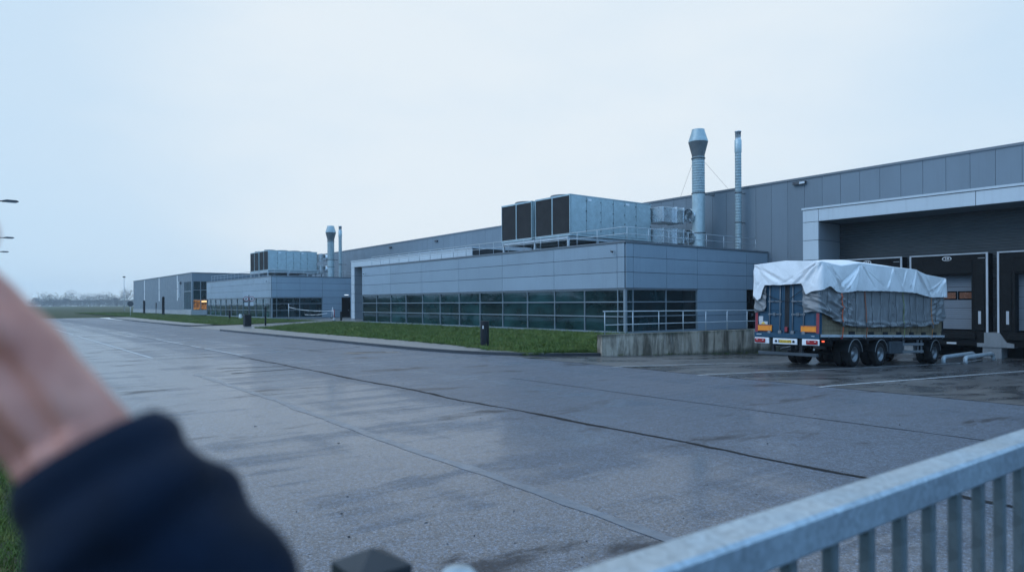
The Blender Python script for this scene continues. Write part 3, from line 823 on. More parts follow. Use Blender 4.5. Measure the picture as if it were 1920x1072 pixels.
    MB().lathe([(.80, 15.45 + zd), (.81, 15.50 + zd), (.52, 16.42 + zd), (.53, 16.5 + zd), (.49, 16.5 + zd), (.49, 15.2 + zd)], (cx, cy, 0), seg=32).build('cowl_top', 'galv', root, o)
    if not far:
        MB().tube([(cx - .35, cy + .35, 13.65), (49.75, 38.62, 11.5)], .010, 5).build('guy_wire', 'dullgalv', root, o)
        MB().tube([(cx + .36, cy - .36, 13.8), (49.75, 33.6, 11.55)], .010, 5).build('guy_wire', 'dullgalv', root, o)
    xw = 49.66 if not far else cx + 1.5
    mb = MB().tube([(cx + R, cy, 11.2 + zd), (xw, cy, 11.2 + zd)], .04, 6); mb.tube([(cx + .4, cy - .5, 11.2 + zd), (xw - .6, cy - .5, 11.2 + zd)], .035, 6); mb.build('wall_bracket', 'dullgalv', root, o)
    # thin flue
    cx, cy = (44.4, 98.8) if far else (48.75, 32.05); o = (cx, cy, 6.06); r = .25; zd = -1.9 if far else 0
    root = thing('flue_pipe', o, 'thin ribbed flue pipe beside the warehouse wall %s' % q, 'flue', 'thin flue pipes')
    prof = []; z = 6.06
    while z < 14.2 + zd: prof += [(r, z), (r, z + .19), (r + .012, z + .2), (r + .012, z + .225), (r, z + .23)]; z += .235
    MB().lathe(prof, (cx, cy, 0), seg=24).build('shaft', 'galv', root, o)
    MB().lathe([(r, 14.2 + zd), (r + .03, 14.3 + zd), (r + .03, 15.25 + zd), (r - .02, 15.3 + zd)], (cx, cy, 0), seg=24).build('collar', 'galv', root, o)
    MB().lathe([(q_, z_ + zd) for q_, z_ in ((r - .02, 15.3), (r - .02, 15.9), (r + .01, 15.9), (r + .01, 15.98), (r - .05, 15.98), (r - .05, 15.3))], (cx, cy, 0), seg=24).build('cap', 'duct', root, o)
    for zz in ((8.6, 11.0) if not far else (8.2,)):
        mb = MB().tube([(cx + .2, cy, zz), (49.66 if not far else cx + 1, cy, zz)], .035, 6); mb.lathe([(r + .005, zz - .05), (r + .03, zz - .05), (r + .03, zz + .05), (r + .005, zz + .05)], (cx, cy, 0), seg=24); mb.build('wall_bracket', 'dullgalv', root, o)
plant(0, False); plant(66.4, True)

# ------------------------------------------------------------------ warehouse
WX = 49.7
def wtop(y): return 11.62 - .0057 * (y - 27)
o = (WX, 50, 0)
root = thing('warehouse', o, 'long grey warehouse hall with vertical wall panels rising behind the office blocks', 'building')
mb = MB(); y = 13.2 - 1.372 * 34
while y < 122:
    y1 = y + 1.372; za = -1.2 if y1 < 21 else .0
    t0, t1 = wtop(y) - .13, wtop(y1) - .13; g = .010
    v = [(WX - .05, y + g, za), (WX - .05, y1 - g, za), (WX - .05, y1 - g, t1), (WX - .05, y + g, t0), (WX + .02, y + g, za), (WX + .02, y1 - g, za), (WX + .02, y1 - g, t1), (WX + .02, y + g, t0)]
    mb.add(v, [(0, 1, 2, 3), (0, 4, 5, 1), (3, 2, 6, 7), (0, 3, 7, 4), (1, 5, 6, 2)])
    y = y1
mb.build('wall_panels', 'hallpanel', root, o)
ya, yb = 13.2 - 1.372 * 34, 121.6
mb = MB(); v = []
for x in (WX + .03, WX + 60):
    v += [(x, ya, -1.2), (x, yb, -1.2), (x, yb, wtop(yb) - .1), (x, ya, wtop(ya) - .1)]
mb.add(v, [(0, 1, 2, 3), (4, 5, 6, 7), (0, 4, 7, 3), (1, 5, 6, 2), (3, 2, 6, 7)]); mb.build('wall', 'joint', root, o)
mb = MB(); v = []
for yy in (ya, yb):
    t = wtop(yy); v += [(WX - .12, yy, t - .16), (WX - .12, yy, t), (WX + .4, yy, t), (WX + .4, yy, t - .16)]
mb.add(v, [(0, 4, 5, 1), (1, 5, 6, 2), (2, 6, 7, 3), (3, 7, 4, 0), (0, 1, 2, 3), (4, 5, 6, 7)]); mb.build('coping', 'coping', root, o)
lo = MB().box(WX - .30, WX - .06, 26.75, 27.75, 11.08, 11.30).build('wall_lamp', 'lampgrey', root, o)
MB().box(WX - .32, WX - .303, 26.78, 27.2, 11.10, 11.26).build('lens', 'lampglass', lo, o)
for yy in (54.5, 79.0, 92.0):
    lo = MB().box(WX - .28, WX - .06, yy, yy + .6, 10.5, 10.7).build('wall_lamp', 'lampgrey', root, o)

# ------------------------------------------------------------------ loading docks under a pale canopy
def loading_dock(y_out, y_end, label, shelters, zg, open_to=None):
    """canopy portal: outer leg at y_out, running to smaller y down to y_end"""
    XC, XW, ZT, ZS = 40.2, 42.8, 7.88, 7.02
    o = (XC, y_out, zg); root = thing('loading_dock', o, label, 'loading dock', 'canopied loading docks')
    yi = y_out - 1.0
    mb = MB(); ys = [y_out, yi]
    y = yi - 8.25
    while y > y_end: ys.append(y); y -= 8.25
    ys.append(y_end)
    cells(mb, 'x', XC - .05, XC + .02, ys, [ZS, ZT - .12])
    cells(mb, 'x', XC - .05, XC + .02, [y_out, yi], [zg + .02, 1.1, 2.3, 3.5, 4.7, 5.9, ZS])
    mb.build('fascia', 'fascia', root, o)
    mb = MB(); mb.box(XC + .03, WX - .1, y_end, y_out - .06, ZS + .06, ZT - .1); mb.box(XC + .03, XW + .2, yi + .06, y_out - .06, zg, ZS + .06); mb.build('core', 'joint', root, o)
    MB().box(XC - .10, WX - .06, y_end, y_out + .05, ZT - .10, ZT + .02).build('coping', 'fascia', root, o)
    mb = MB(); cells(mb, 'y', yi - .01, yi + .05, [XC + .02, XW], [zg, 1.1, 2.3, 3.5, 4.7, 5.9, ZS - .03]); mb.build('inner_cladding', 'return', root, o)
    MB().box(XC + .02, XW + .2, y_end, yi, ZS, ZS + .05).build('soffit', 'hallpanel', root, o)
    cells(MB(), 'y', y_out - .05, y_out, [XC + .02, WX - .1], [zg, 1.1, 2.3, 3.5, 4.7, 5.9, ZT - .12]).build('outer_cladding', 'hallpanel', root, o)
    # ribbed back wall
    mb = MB(); z = .3; prof = []
    while z < ZS: prof += [(XW, z), (XW, z + .055), (XW - .035, z + .075), (XW - .035, z + .13)]; z += .15
    v = []
    for (x, zz) in prof: v += [(x, y_end, min(zz, ZS)), (x, yi - .015, min(zz, ZS))]
    mb.add(v, [(2 * i, 2 * i + 1, 2 * i + 3, 2 * i + 2) for i in range(len(prof) - 1)]); mb.build('ribbed_wall', 'rib', root, o, fix=False)
    MB().box(XW + .01, XW + .4, y_end, yi, zg - .4, .35).build('dock_wall', 'concrete', root, o)
    for i, (ya, yb, num) in enumerate(shelters):      # ya > yb : shelter outer edges
        XS = 42.0; yc = (ya + yb) / 2; jd = 1.35      # half width of door opening
        mb = MB(); mb.box(XS, XW - .04, ya - .75, ya, .52, 4.70); mb.box(XS, XW - .04, yb, yb + .75, .52, 4.70); mb.box(XS, XW - .04, yb + .75, ya - .75, 3.56, 4.70)
        sh = mb.build('dock_shelter', 'black', root, o)
        # pads bulge slightly in front
        mb = MB(); mb.bbox(XS - .06, XS, yb + .70, ya - .70, 3.62, 4.36, .03); mb.bbox(XS - .05, XS, ya - .62, ya - .16, .58, 3.6, .02); mb.bbox(XS - .05, XS, yb + .16, yb + .62, .58, 3.6, .02); mb.build('curtain', 'black', sh, o)
        mb = MB(); t = .075
        mb.box(XS - .025, XS + .06, yb - .015, ya + .015, 4.66, 4.73)
        mb.box(XS - .025, XS + .06, yb - .015, yb + t, .50, 4.66); mb.box(XS - .025, XS + .06, ya - t, ya + .015, .50, 4.66)
        mb.build('edge_trim', 'dirtywhite', sh, o)
        for y in (ya - .45, yb + .36): MB().box(XS - .07, XS - .051, y - .06, y + .06, .94, 1.62).build('reflector', 'dirtywhite', sh, o)
        mb = MB().lathe([(.215, 0), (.255, 0), (.255, .012), (.215, .012)], (0, 0, 0), axis='x', seg=36)
        mb.v = [(XS - .075 + p[0], yc + p[1] * .9, 4.47 + p[2] * .48) for p in mb.v]
        ns = mb.build('number_sign', 'white', sh, o)
        text(num, 'number', .19, 'white', sh, (XS - .075 - o[0], yc - o[1], 4.47 - o[2]), sx=1.25)
        MB().box(XS - .03, XS - .001, yb + .12, yb + .44, 4.42, 4.46).build('label_plate', 'greysteel', sh, o)
        # sectional door set back
        dz = MB(); XD = 42.62
        zz = [.62, 1.2, 1.78, 2.36, 2.94, 3.56]
        for a, b in zip(zz[:-1], zz[1:]):
            k = 5; h = (b - a - .012) / k
            for q in range(k): dz.bbox(XD, XD + .05, yb + .75, ya - .75, a + q * h, a + (q + 1) * h - .008, .008)
        dr = dz.build('dock_door', 'doorgrey', root, o)
        for yy in (yc + .17, yc - .75):
            w = MB().box(XD - .012, XD, yy - .37, yy + .37, 2.30, 2.64).build('door_window', 'amber', dr, o)
            f = MB(); f.box(XD - .03, XD, yy - .44, yy + .44, 2.64, 2.71); f.box(XD - .03, XD, yy - .44, yy + .44, 2.23, 2.30); f.box(XD - .03, XD, yy - .44, yy - .37, 2.30, 2.64); f.box(XD - .03, XD, yy + .37, yy + .44, 2.30, 2.64)
            f.build('window_frame', 'recess', dr, o)
        MB().box(42.55, 42.75, yb + .3, ya - .3, .30, .62).build('threshold', 'recess', root, o)
        lv = MB(); lv.box(41.9, 42.5, yb + .12, ya - .12, -.22, .52); lv.bbox(41.75, 41.9, yb + .5, ya - .5, .12, .44, .03)
        lv = lv.build('dock_leveller', 'black', root, o)
        MB().box(41.87, 41.899, yc - .46, yc + .0, -.17, -.07).build('sticker', 'lampglass', lv, o)
        MB().box(42.78, 42.79, yb + .12, ya - .12, -.9, -.22).build('pit', 'recess', root, o)
        # concrete pier between two docks
        if zg < -.5:
            yp = yb - .22
            mb = MB(); mb.box(41.85, 42.78, yp - .42, yp + .42, zg, -.26); mb.prism([(yp - .98, -.26), (yp + .66, -.26), (yp + .66, -.06), (yp + .34, -.06), (yp + .34, .50), (yp - .34, .50), (yp - .66, .0), (yp - .98, -.06)], 'x', 41.80, 42.78)
            mb.build('pier', 'concrete', root, o)
    return root
loading_dock(21.9, -30, 'pale canopy over black loading docks beside the parked trailer', [(20.74, 16.94, '27'), (16.5, 12.7, '28'), (12.26, 8.46, '29'), (8.02, 4.22, '30')], -.87)
loading_dock(85.9, 57.4, 'pale canopy portal of the farther loading docks between the two office blocks', [(80.5, 76.7, '15'), (76.26, 72.46, '16')], .10)

# ------------------------------------------------------------------ far hall with a glazed corner
yc, ye = 140.8, 201.6; o = (33, yc, 0); hz = 8.3
root = thing('assembly_hall', o, 'farthest grey hall at the left end with tall light strips and a glazed corner', 'building')
strips = [(187.6, 186.6), (170.9, 169.9), (153.4, 152.5)]
mb = MB(); edges = [ye, 187.6, 186.6, 170.9, 169.9, 153.4, 152.5]
for a, b in ((ye, 187.6), (186.6, 170.9), (169.9, 153.4), (152.5, 147.0)): mb.box(33, 33.1, b, a, 1.0, hz - .15)
mb.box(33, 33.1, 140.8, 147.0, 6.55, hz - .15); mb.box(33.1, 60, yc, yc + .1, 6.55, hz - .15); mb.box(33, 33.1, yc, 141.5, 1.0, 6.55)
for a, b in strips: mb.box(33, 33.1, b, a, 1.0, 2.9)
mb.build('cladding', 'farhall', root, o)
MB().box(33.2, 60, yc + .3, ye, 0, hz - .1).build('wall', 'joint', root, o)
MB().box(32.9, 60, yc - .1, ye + .1, hz - .15, hz).build('coping', 'coping', root, o)
mb = MB(); mb.box(32.9, 33.2, yc + 6.4, ye, 0, 1.0); mb.box(32.8, 33.25, yc - .1, yc + 6.4, .1, 1.1); mb.box(33.25, 60, yc - .1, yc + .3, .1, 1.1); mb.build('plinth', 'plinth', root, o)
for a, b in strips:
    for z0, z1 in ((2.9, 5.3), (5.4, hz - .2)): MB().box(33.02, 33.12, b + .1, a - .1, z0, z1).build('light_strip', 'white', root, o)
# side glazing on the long face
w = MB().box(33.08, 33.12, 141.6, 146.9, 1.2, 6.5).build('window', 'glass', root, o)
f = MB()
for k in range(6): y = 141.55 + k * 1.06; f.box(32.95, 33.15, y, y + .12, 1.1, 6.55)
f.box(32.95, 33.15, 141.67, 146.9, 4.6, 4.75); f.box(32.95, 33.15, 141.67, 146.9, 1.1, 1.2); f.build('window_frame', 'alu', w, o)
# corner glazing facing the near blocks
for i, (xa, xb) in enumerate(((33.25, 34.5), (34.62, 36.3), (36.42, 38.2), (38.3, 40))):
    for j, (za, zb) in enumerate(((1.15, 3.0), (3.1, 4.85), (4.95, 6.5))):
        lit = (j == 0 and i in (0, 1, 2))
        w = MB().box(xa, xb, yc + .10, yc + .14, za, zb).build('window', 'lit' if lit else 'glassd', root, o)
        if lit and i in (1, 2): MB().box(xa + .1, xb - .2, yc + .085, yc + .099, 2.62, 2.78).build('tube_light', 'tube', w, o)
f = MB()
for x in (33.12, 34.5, 36.3, 38.2): f.box(x, x + .12, yc + .0, yc + .15, 1.1, 6.55)
for z in (3.0, 4.85): f.box(33.24, 40, yc + .02, yc + .15, z, z + .1)
f.build('mullions', 'alu', root, o)
MB().box(32.75, 33.0, 149.3, 149.9, 6.2, 6.7).build('wall_lamp', 'lampgrey', root, o)
MB().box(32.8, 33.0, 150.8, 151.0, 3.5, 6.8).build('wall_sign', 'white', root, o)

# ------------------------------------------------------------------ small fittings on the buildings
def cctv(x, y, z, dx, dy, label):
    o = (x, y, z); root = thing('security_camera', o, label, 'camera', 'security cameras on the facades')
    d = Vector((dx, dy, 0)).normalized(); p = Vector(o)
    MB().tube([p, p + d * .18, p + d * .25 - UP * .02], .022, 8).build('bracket', 'lampglass', root, o)
    a = p + d * .22 + Vector((-d.y, d.x, 0)) * -.05 - UP * .05; t = Vector((-d.y, d.x, 0)) * .9 + d * .4 - UP * .25; t.normalize()
    MB().tube([a - t * .05, a + t * .22], .055, 12).build('body', 'blackplastic', root, o)
cctv(32.94, 30.9, 5.55, -1, 0, 'dark security camera near the top corner of the near office block')
cctv(32.94, 67.0, 5.4, -1, 0, 'security camera at the far end of the near office block')
cctv(32.94, 97.6, 5.45, -1, 0, 'security camera near the corner of the farther office block')
lamp = thing('door_lamp', (44.2, 96.3, 3.45), 'small white lamp above the dark door of the farther office block', 'lamp')
MB().box(-.35, .35, -.09, .0, -.06, .08).build('housing', 'white', lamp); MB().box(-.32, .32, -.10, -.091, -.05, .05).build('lens', 'whitelamp', lamp)

# ------------------------------------------------------------------ retaining wall and its handrail
mb = MB(); n = 40
def wt(x): return .74 - .008 * (x - 22.1)
for i in range(n):
    a = 22.1 + (40.14 - 22.1) * i / n; b = 22.1 + (40.14 - 22.1) * (i + 1) / n
    v = [(a, 21.5, -1.0), (b, 21.5, -1.0), (b, 21.5, wt(b) - .02), (a, 21.5, wt(a) - .02), (a, 21.52, wt(a)), (b, 21.52, wt(b)), (b, 21.8, wt(b)), (a, 21.8, wt(a)), (b, 21.8, -1.0), (a, 21.8, -1.0)]
    mb.add(v, [(0, 1, 2, 3), (3, 2, 5, 4), (4, 5, 6, 7), (7, 6, 8, 9)] + ([(0, 3, 4, 7, 9)] if i == 0 else []) + ([(1, 8, 6, 5, 2)] if i == n - 1 else []))
tag(mb.build('retaining_wall', 'wall'), 'low concrete retaining wall with dark runs of dirt behind the trailer', 'wall')
o = (22.3, 21.66, .7); root = thing('handrail', o, 'thin steel handrail standing on the stained concrete wall', 'railing')
MB().tube([(22.35, 21.66, wt(22.3) + 1.04), (31, 21.66, wt(31) + 1.05), (40.1, 21.66, wt(40) + 1.06)], .024, 8).build('top_rail', 'galvtube', root, o)
MB().tube([(22.5, 21.66, wt(22.3) + .42), (31, 21.66, wt(31) + .45), (40.1, 21.66, wt(40) + .47)], .02, 8).build('middle_rail', 'galvtube', root, o)
for k in range(10):
    x = 22.45 + 1.88 * k; MB().tube([(x, 21.66, wt(x) - .002), (x, 21.66, wt(x) + 1.04)], .022, 8).build('post', 'galvtube', root, o)

# ------------------------------------------------------------------ trailer (local: x forward from the rear, -y the side seen, z up from the ground)
PITCH = .036
T = thing('flatbed_trailer', (24.5, 14.08, yz(24.5)), 'dark blue three axle trailer with orange rear plates parked at the docks', 'trailer')
T.rotation_euler = (0, PITCH, 0)
W = 1.33
def tp(mb, name, mat, parent=None): return mb.build(name, mat, parent or T)
tp(MB().box(.06, 11.75, -W + .06, W - .06, 1.06, 1.24), 'deck', 'chassis')
tp(MB().box(.06, 11.72, -W - .02, -W + .055, 1.17, 1.27), 'side_rail', 'dirtywhite'); tp(MB().box(.06, 11.72, W - .055, W + .02, 1.17, 1.27), 'side_rail', 'greysteel')
mb = MB(); mb.box(.1, 11.5, -.62, -.42, .78, 1.06); mb.box(.1, 11.5, .42, .62, .78, 1.06)
for x in (1.0, 4.1, 6.3, 8.6, 10.7): mb.box(x, x + .14, -1.2, 1.2, .9, 1.06)
tp(mb, 'chassis_beam', 'chassis')
# rear frame with container style doors
mb = MB(); mb.box(.0, .16, -W, -W + .14, 1.12, 3.84); mb.box(.0, .16, W - .14, W, 1.12, 3.84); mb.box(.0, .16, -W + .14, W - .14, 3.70, 3.84); mb.box(-.03, .16, -W, W, 1.10, 1.28)
tp(mb, 'rear_frame', 'teal')
for s, (a, b) in enumerate(((.10, W - .15), (-W + .15, -.10))):
    mb = MB(); mb.box(.05, .10, a, b, 1.285, 3.69)
    for q in range(2):
        z0, z1 = (1.36, 2.05) if q == 0 else (2.15, 3.6)
        mb.bbox(.035, .055, a + .06, b - .06, z0, z1, .008)
    d = tp(mb, 'rear_door', 'teal')
    for y in ((a + .16, a + .60) if a > 0 else (b - .16, b - .60)):
        mb = MB().tube([(.0, y, 1.20), (.0, y, 3.66)], .021, 8)
        for z in (1.34, 2.0, 2.5, 3.2): mb.box(-.012, .05, y - .05, y + .05, z - .035, z + .035)
        mb.box(-.03, .04, y - .06, y + .06, 1.24, 1.36)
        tp(mb, 'lock_bar', 'greysteel', d)
        mb = MB(); sg = 1 if (y in (a + .16, b - .60)) else -1
        mb.box(-.035, -.015, min(y, y + .30 * sg), max(y, y + .30 * sg), 1.98, 2.02); mb.box(-.05, .03, y + .24 * sg - .03, y + .24 * sg + .03, 1.95, 2.06); mb.box(-.035, -.015, min(y, y + .26 * sg), max(y, y + .26 * sg), 2.48, 2.52)
        tp(mb, 'handle', 'steel', d)
tp(MB().box(.05, .09, -.095, .095, 1.285, 3.69), 'door_gasket', 'chassis')
tp(MB().box(-.02, .05, -.05, .05, 1.33, 1.52), 'red_latch', 'redpaint')
for s in (1, -1):
    tp(MB().box(-.012, .0, min(s * 1.20, s * 1.31), max(s * 1.20, s * 1.31), 1.30, 2.06), 'red_marker', 'redpaint')
    y0, y1 = sorted((s * .60, s * 1.195))
    pl = tp(MB().bbox(-.02, .034, y0, y1, 1.335, 1.575, .008), 'orange_plate', 'orange')
    mb = MB(); mb.box(-.026, -.021, y0 + .02, y1 - .02, 1.345, 1.36); mb.box(-.026, -.021, y0 + .02, y1 - .02, 1.55, 1.565); tp(mb, 'plate_border', 'redpaint', pl)
st = tp(MB().box(.028, .034, 1.0, 1.2, 1.72, 1.92), 'sticker', 'sign')
st = tp(MB().box(.026, .034, .80, 1.17, 1.60, 1.715), 'sticker', 'sign')
mb = MB(); mb.prism([(1.09, 1.61), (.88, 1.61), (.985, 1.71)], 'x', .020, .025); tp(mb, 'yellow_triangle', 'yellow', st)
# light boards, plate, bumper
for y0, y1, ly in ((.70, 1.32, 1.07), (-1.32, -.66, -1.06)):
    bd = tp(MB().bbox(-.03, .03, y0, y1, .85, 1.085, .01), 'light_board', 'white')
    mb = MB(); mb.bbox(-.075, -.03, ly - .22, ly + .22, .885, 1.04, .012); tl = tp(mb, 'tail_light', 'red')
    mb = MB(); mb.box(-.08, -.074, ly - .17, ly - .10, .98, 1.0); mb.box(-.08, -.074, ly + .08, ly + .16, .985, 1.005); tp(mb, 'lens_spot', 'lampglass', tl)
bd = tp(MB().bbox(-.03, .03, -.46, .53, .85, 1.075, .01), 'plate_board', 'white')
pl = tp(MB().bbox(-.045, -.03, -.24, .29, .905, 1.02, .008), 'licence_plate', 'yellow')
text('OS\u00b765\u00b7NPS', 'plate_text', .105, 'recess', T, (-.047, .0, .962), sx=.98)
tp(MB().box(-.047, -.0455, .25, .288, .91, 1.015), 'blue_band', 'teal', pl)
for y in (.39, -.33): tp(MB().lathe([(.0, -.06), (.045, -.06), (.045, -.03)], (0, y, .965), axis='x', seg=14), 'plate_lamp', 'chassis')
mb = MB(); mb.box(.0, .1, -1.30, 1.30, 1.09, 1.12); tp(mb, 'rear_sill', 'chassis')
mb = MB(); mb.bbox(.05, .17, -1.22, 1.22, .42, .55, .02); tp(mb, 'bumper', 'toolbox')
mb = MB()
for y in (-.55, .6): mb.box(.09, .2, y - .06, y + .06, .5, 1.05)
tp(mb, 'bumper_stay', 'chassis')
mb = MB(); mb.box(.02, .30, -.2, .24, .62, .82); tp(mb, 'tow_coupling', 'chassis')
tp(MB().tube([(.0, .24, .66), (-.02, .12, .71), (-.02, -.06, .74), (.0, -.2, .79)], .018, 6), 'coupling_lever', 'steel')
# number board strip marks
tp(MB().box(-.035, -.031, 1.02, 1.24, 1.20, 1.225), 'maker_strip', 'lampglass'); tp(MB().box(-.035, -.031, -1.15, -1.02, 1.185, 1.205), 'maker_strip', 'lampglass')
tp(MB().bbox(.22, .30, -W - .04, -W + .04, .98, 1.04, .01), 'marker_lamp', 'sidelamp')
# wheels
R = .5
def wheel(x, side, dz):
    g = []
    for k, dy in enumerate((0, .34)):
        y = side * (W - .04 - .15 - dy); z = R + dz
        w = .15
        mb = MB().lathe([(R * .60, -w), (R * .92, -w), (R * .985, -w * .72), (R, -w * .35), (R, w * .35), (R * .985, w * .72), (R * .92, w), (R * .60, w)], (x, y, z), axis='y', seg=40)
        ty = tp(mb, 'wheel', 'tyre')
        d = -1 if side < 0 else 1
        mb = MB().lathe([(R * .62, d * w * .96), (R * .57, d * w * 1.02), (R * .53, d * w * .6), (R * .45, d * w * (.15 if k == 0 else .5)), (R * .30, d * w * (.1 if k == 0 else .6)), (R * .26, d * w * (.55 if k == 0 else .6)), (R * .13, d * w * .9), (.0, d * w * .9)], (x, y, z), axis='y', seg=32)
        tp(mb, 'rim', 'steel', ty)
        if k == 0:
            mb = MB()
            for q in range(10):
                a = q * PI / 5; mb.lathe([(.0, d * w * .35), (.018, d * w * .33), (.018, d * w * .1)], (x + math.cos(a) * .175, y, z + math.sin(a) * .175), axis='y', seg=8)
            tp(mb, 'wheel_nut', 'steel', ty)
for x, dz in ((2.82, -.012), (5.10, -.028), (10.72, -.062)):
    for side in (-1, 1): wheel(x, side, dz)
    tp(MB().tube([(x, -1.0, R + dz), (x, 1.0, R + dz)], .07, 10), 'axle', 'chassis')
    for side in (-1, 1):
        y0, y1 = sorted((side * (W - .62), side * (W + .0)))
        mb = MB().lathe([(.60, y0), (.60, y1), (.575, y1), (.575, y0), (.60, y0)], (x, 0, R + dz + .02), axis='y', seg=24, arc=(math.radians(8), math.radians(172)))
        fd = tp(mb, 'mudguard', 'chassis')
        ye_ = side * (W + .012); a_, b_ = sorted((ye_, ye_ - side * .02))
        mb = MB().lathe([(.575, a_), (.60, a_), (.60, b_), (.575, b_), (.575, a_)], (x, 0, R + dz + .02), axis='y', seg=24, arc=(math.radians(8), math.radians(172)))
        tp(mb, 'mudguard_edge', 'greysteel', fd)
tp(MB().bbox(5.98, 7.20, -W + .02, -W + .55, .46, 1.0, .03), 'toolbox', 'toolbox')
for z0, z1 in ((.80, .915), (.475, .585)): tp(MB().bbox(7.24, 9.42, -W + .02, -W + .06, z0, z1, .01), 'side_guard', 'greysteel')
mb = MB()
for x in (7.4, 8.9, 9.3): mb.box(x, x + .06, -W + .06, -W + .12, .45, 1.08)
tp(mb, 'guard_post', 'greysteel')
mb = MB().lathe([(.0, 0), (.28, .0), (.30, .04), (.30, .86), (.28, .9), (.0, .9)], (7.4, .2, .72), axis='x', seg=20); tp(mb, 'air_tank', 'chassis')
mb = MB()
for x in (.6, 1.6, 2.5, 3.4, 4.3, 5.2, 6.1, 7.0, 7.9, 8.8, 9.7, 10.6, 11.4): mb.box(x, x + .05, -W - .04, -W - .022, 1.12, 1.2)
tp(mb, 'lashing_hooks', 'steel')
tp(MB().box(11.6, 11.74, -W + .05, W - .05, 1.24, 2.6), 'headboard', 'chassis')

def onT(name, label, cat, group=None):
    o = thing(name, T.location, label, cat, group); o.rotation_euler = T.rotation_euler; return o
# wooden crate load under the tarpaulins
cr = onT('wooden_crate', 'pale timber crate load showing under the grey tarp on the trailer', 'crate')
mb = MB(); x = .2
while x < 11.5:
    w = .24; mb.box(x + .004, x + w - .004, -W + .075, -W + .10, 1.42, 3.3); x += w
mb.build('planks', 'wood', cr)
mb = MB(); mb.box(.2, 11.5, -W + .10, W - .1, 1.40, 3.55); mb.build('crate_body', 'wood', cr)
for z in (1.27, 1.62): MB().box(.2, 11.5, -W + .05, -W + .074, z if z > 1.3 else 1.245, z + .07 if z > 1.3 else 1.40).build('batten', 'wood', cr)
mb = MB()
for x in (2.35, 4.0, 5.3, 6.6, 7.9, 9.2, 10.4): mb.box(x, x + .45, -W + .02, -W + .05, 1.25, 1.39)
mb.build('skid_block', 'chassis', cr)

# tarpaulins: perimeter coordinate s runs along the rear (0..2.66), then the visible side (2.66..14.4)
REAR = 2 * W
def interp(pts, x):
    if x <= pts[0][0]: return pts[0][1]
    for (a, b), (c, d) in zip(pts[:-1], pts[1:]):
        if x <= c: return b + (d - b) * (x - a) / (c - a)
    return pts[-1][1]
def sint(pts, x):
    if x <= pts[0][0]: return pts[0][1]
    for (a, b), (c, d) in zip(pts[:-1], pts[1:]):
        if x <= c:
            t = (x - a) / (c - a); t = t * t * (3 - 2 * t); return b + (d - b) * t
    return pts[-1][1]
SIDE_L = 11.75
def perim(s, out):
    """plan point at perimeter position s pushed outwards by out (rounded rear corner)"""
    rc = .10
    if s < -rc: return (-.02 - s * 0 + (-s) , W + out)                     # far side
    if s < 0 + rc and s > -rc and False: pass
    if s <= REAR - rc: return (-.06 - out, W - s if s > 0 else W)
    if s < REAR + rc:
        a = (s - (REAR - rc)) / (2 * rc) * PI / 2
        return (-.06 + rc - (rc + out) * math.cos(a), -W + rc - .02 - (rc + out) * math.sin(a))
    if s <= REAR + SIDE_L: return (-.06 + (s - REAR), -W - .02 - out)
    e = s - REAR - SIDE_L; return (-.06 + SIDE_L + out, -W - .02 + e)
TOPZ = [(0, 3.96), (1.33, 4.06), (REAR, 3.97), (REAR + 1.5, 3.90), (REAR + 3.1, 4.12), (REAR + 4.75, 4.12), (REAR + 8.2, 4.18), (REAR + 9.4, 4.02), (REAR + 11.3, 3.98), (REAR + 14, 3.96)]
HEM = [(-.4, 2.6), (0, 2.72), (.18, 2.52), (.32, 2.62), (.40, 2.95), (.30, 3.10), (.50, 3.13), (1.0, 3.12), (1.5, 3.13), (2.0, 3.16), (2.06, 3.05), (2.12, 2.86), (2.18, 2.74), (2.4, 2.84), (REAR, 2.90), (REAR + .45, 3.06), (REAR + .62, 3.06), (REAR + 1.0, 2.90), (REAR + 1.55, 2.86), (REAR + 2.6, 2.98), (REAR + 4.8, 3.07), (REAR + 7, 3.12), (REAR + 8.2, 3.12), (REAR + 9.2, 3.04), (REAR + 9.9, 2.99), (REAR + 11, 3.04), (REAR + 11.75, 3.06), (REAR + 14, 3.06)]
HEM = sorted([h for h in HEM if h != (.30, 3.10)])
PEAKS = [(.0, 1.0), (1.15, .5), (REAR - .05, 1.2), (REAR + .62, .8), (REAR + 1.9, .5), (REAR + 3.1, 1.3), (REAR + 4.2, .4), (REAR + 6.05, .8), (REAR + 7.4, .5), (REAR + 8.3, 1.1), (REAR + 9.4, .8), (REAR + 11.5, 1.4)]
DIPS = [(REAR + 1.55, 1.3), (REAR + 4.7, .3), (REAR + 7.0, .4), (REAR + 9.9, 1.2), (2.15, 1.0), (.2, .8)]
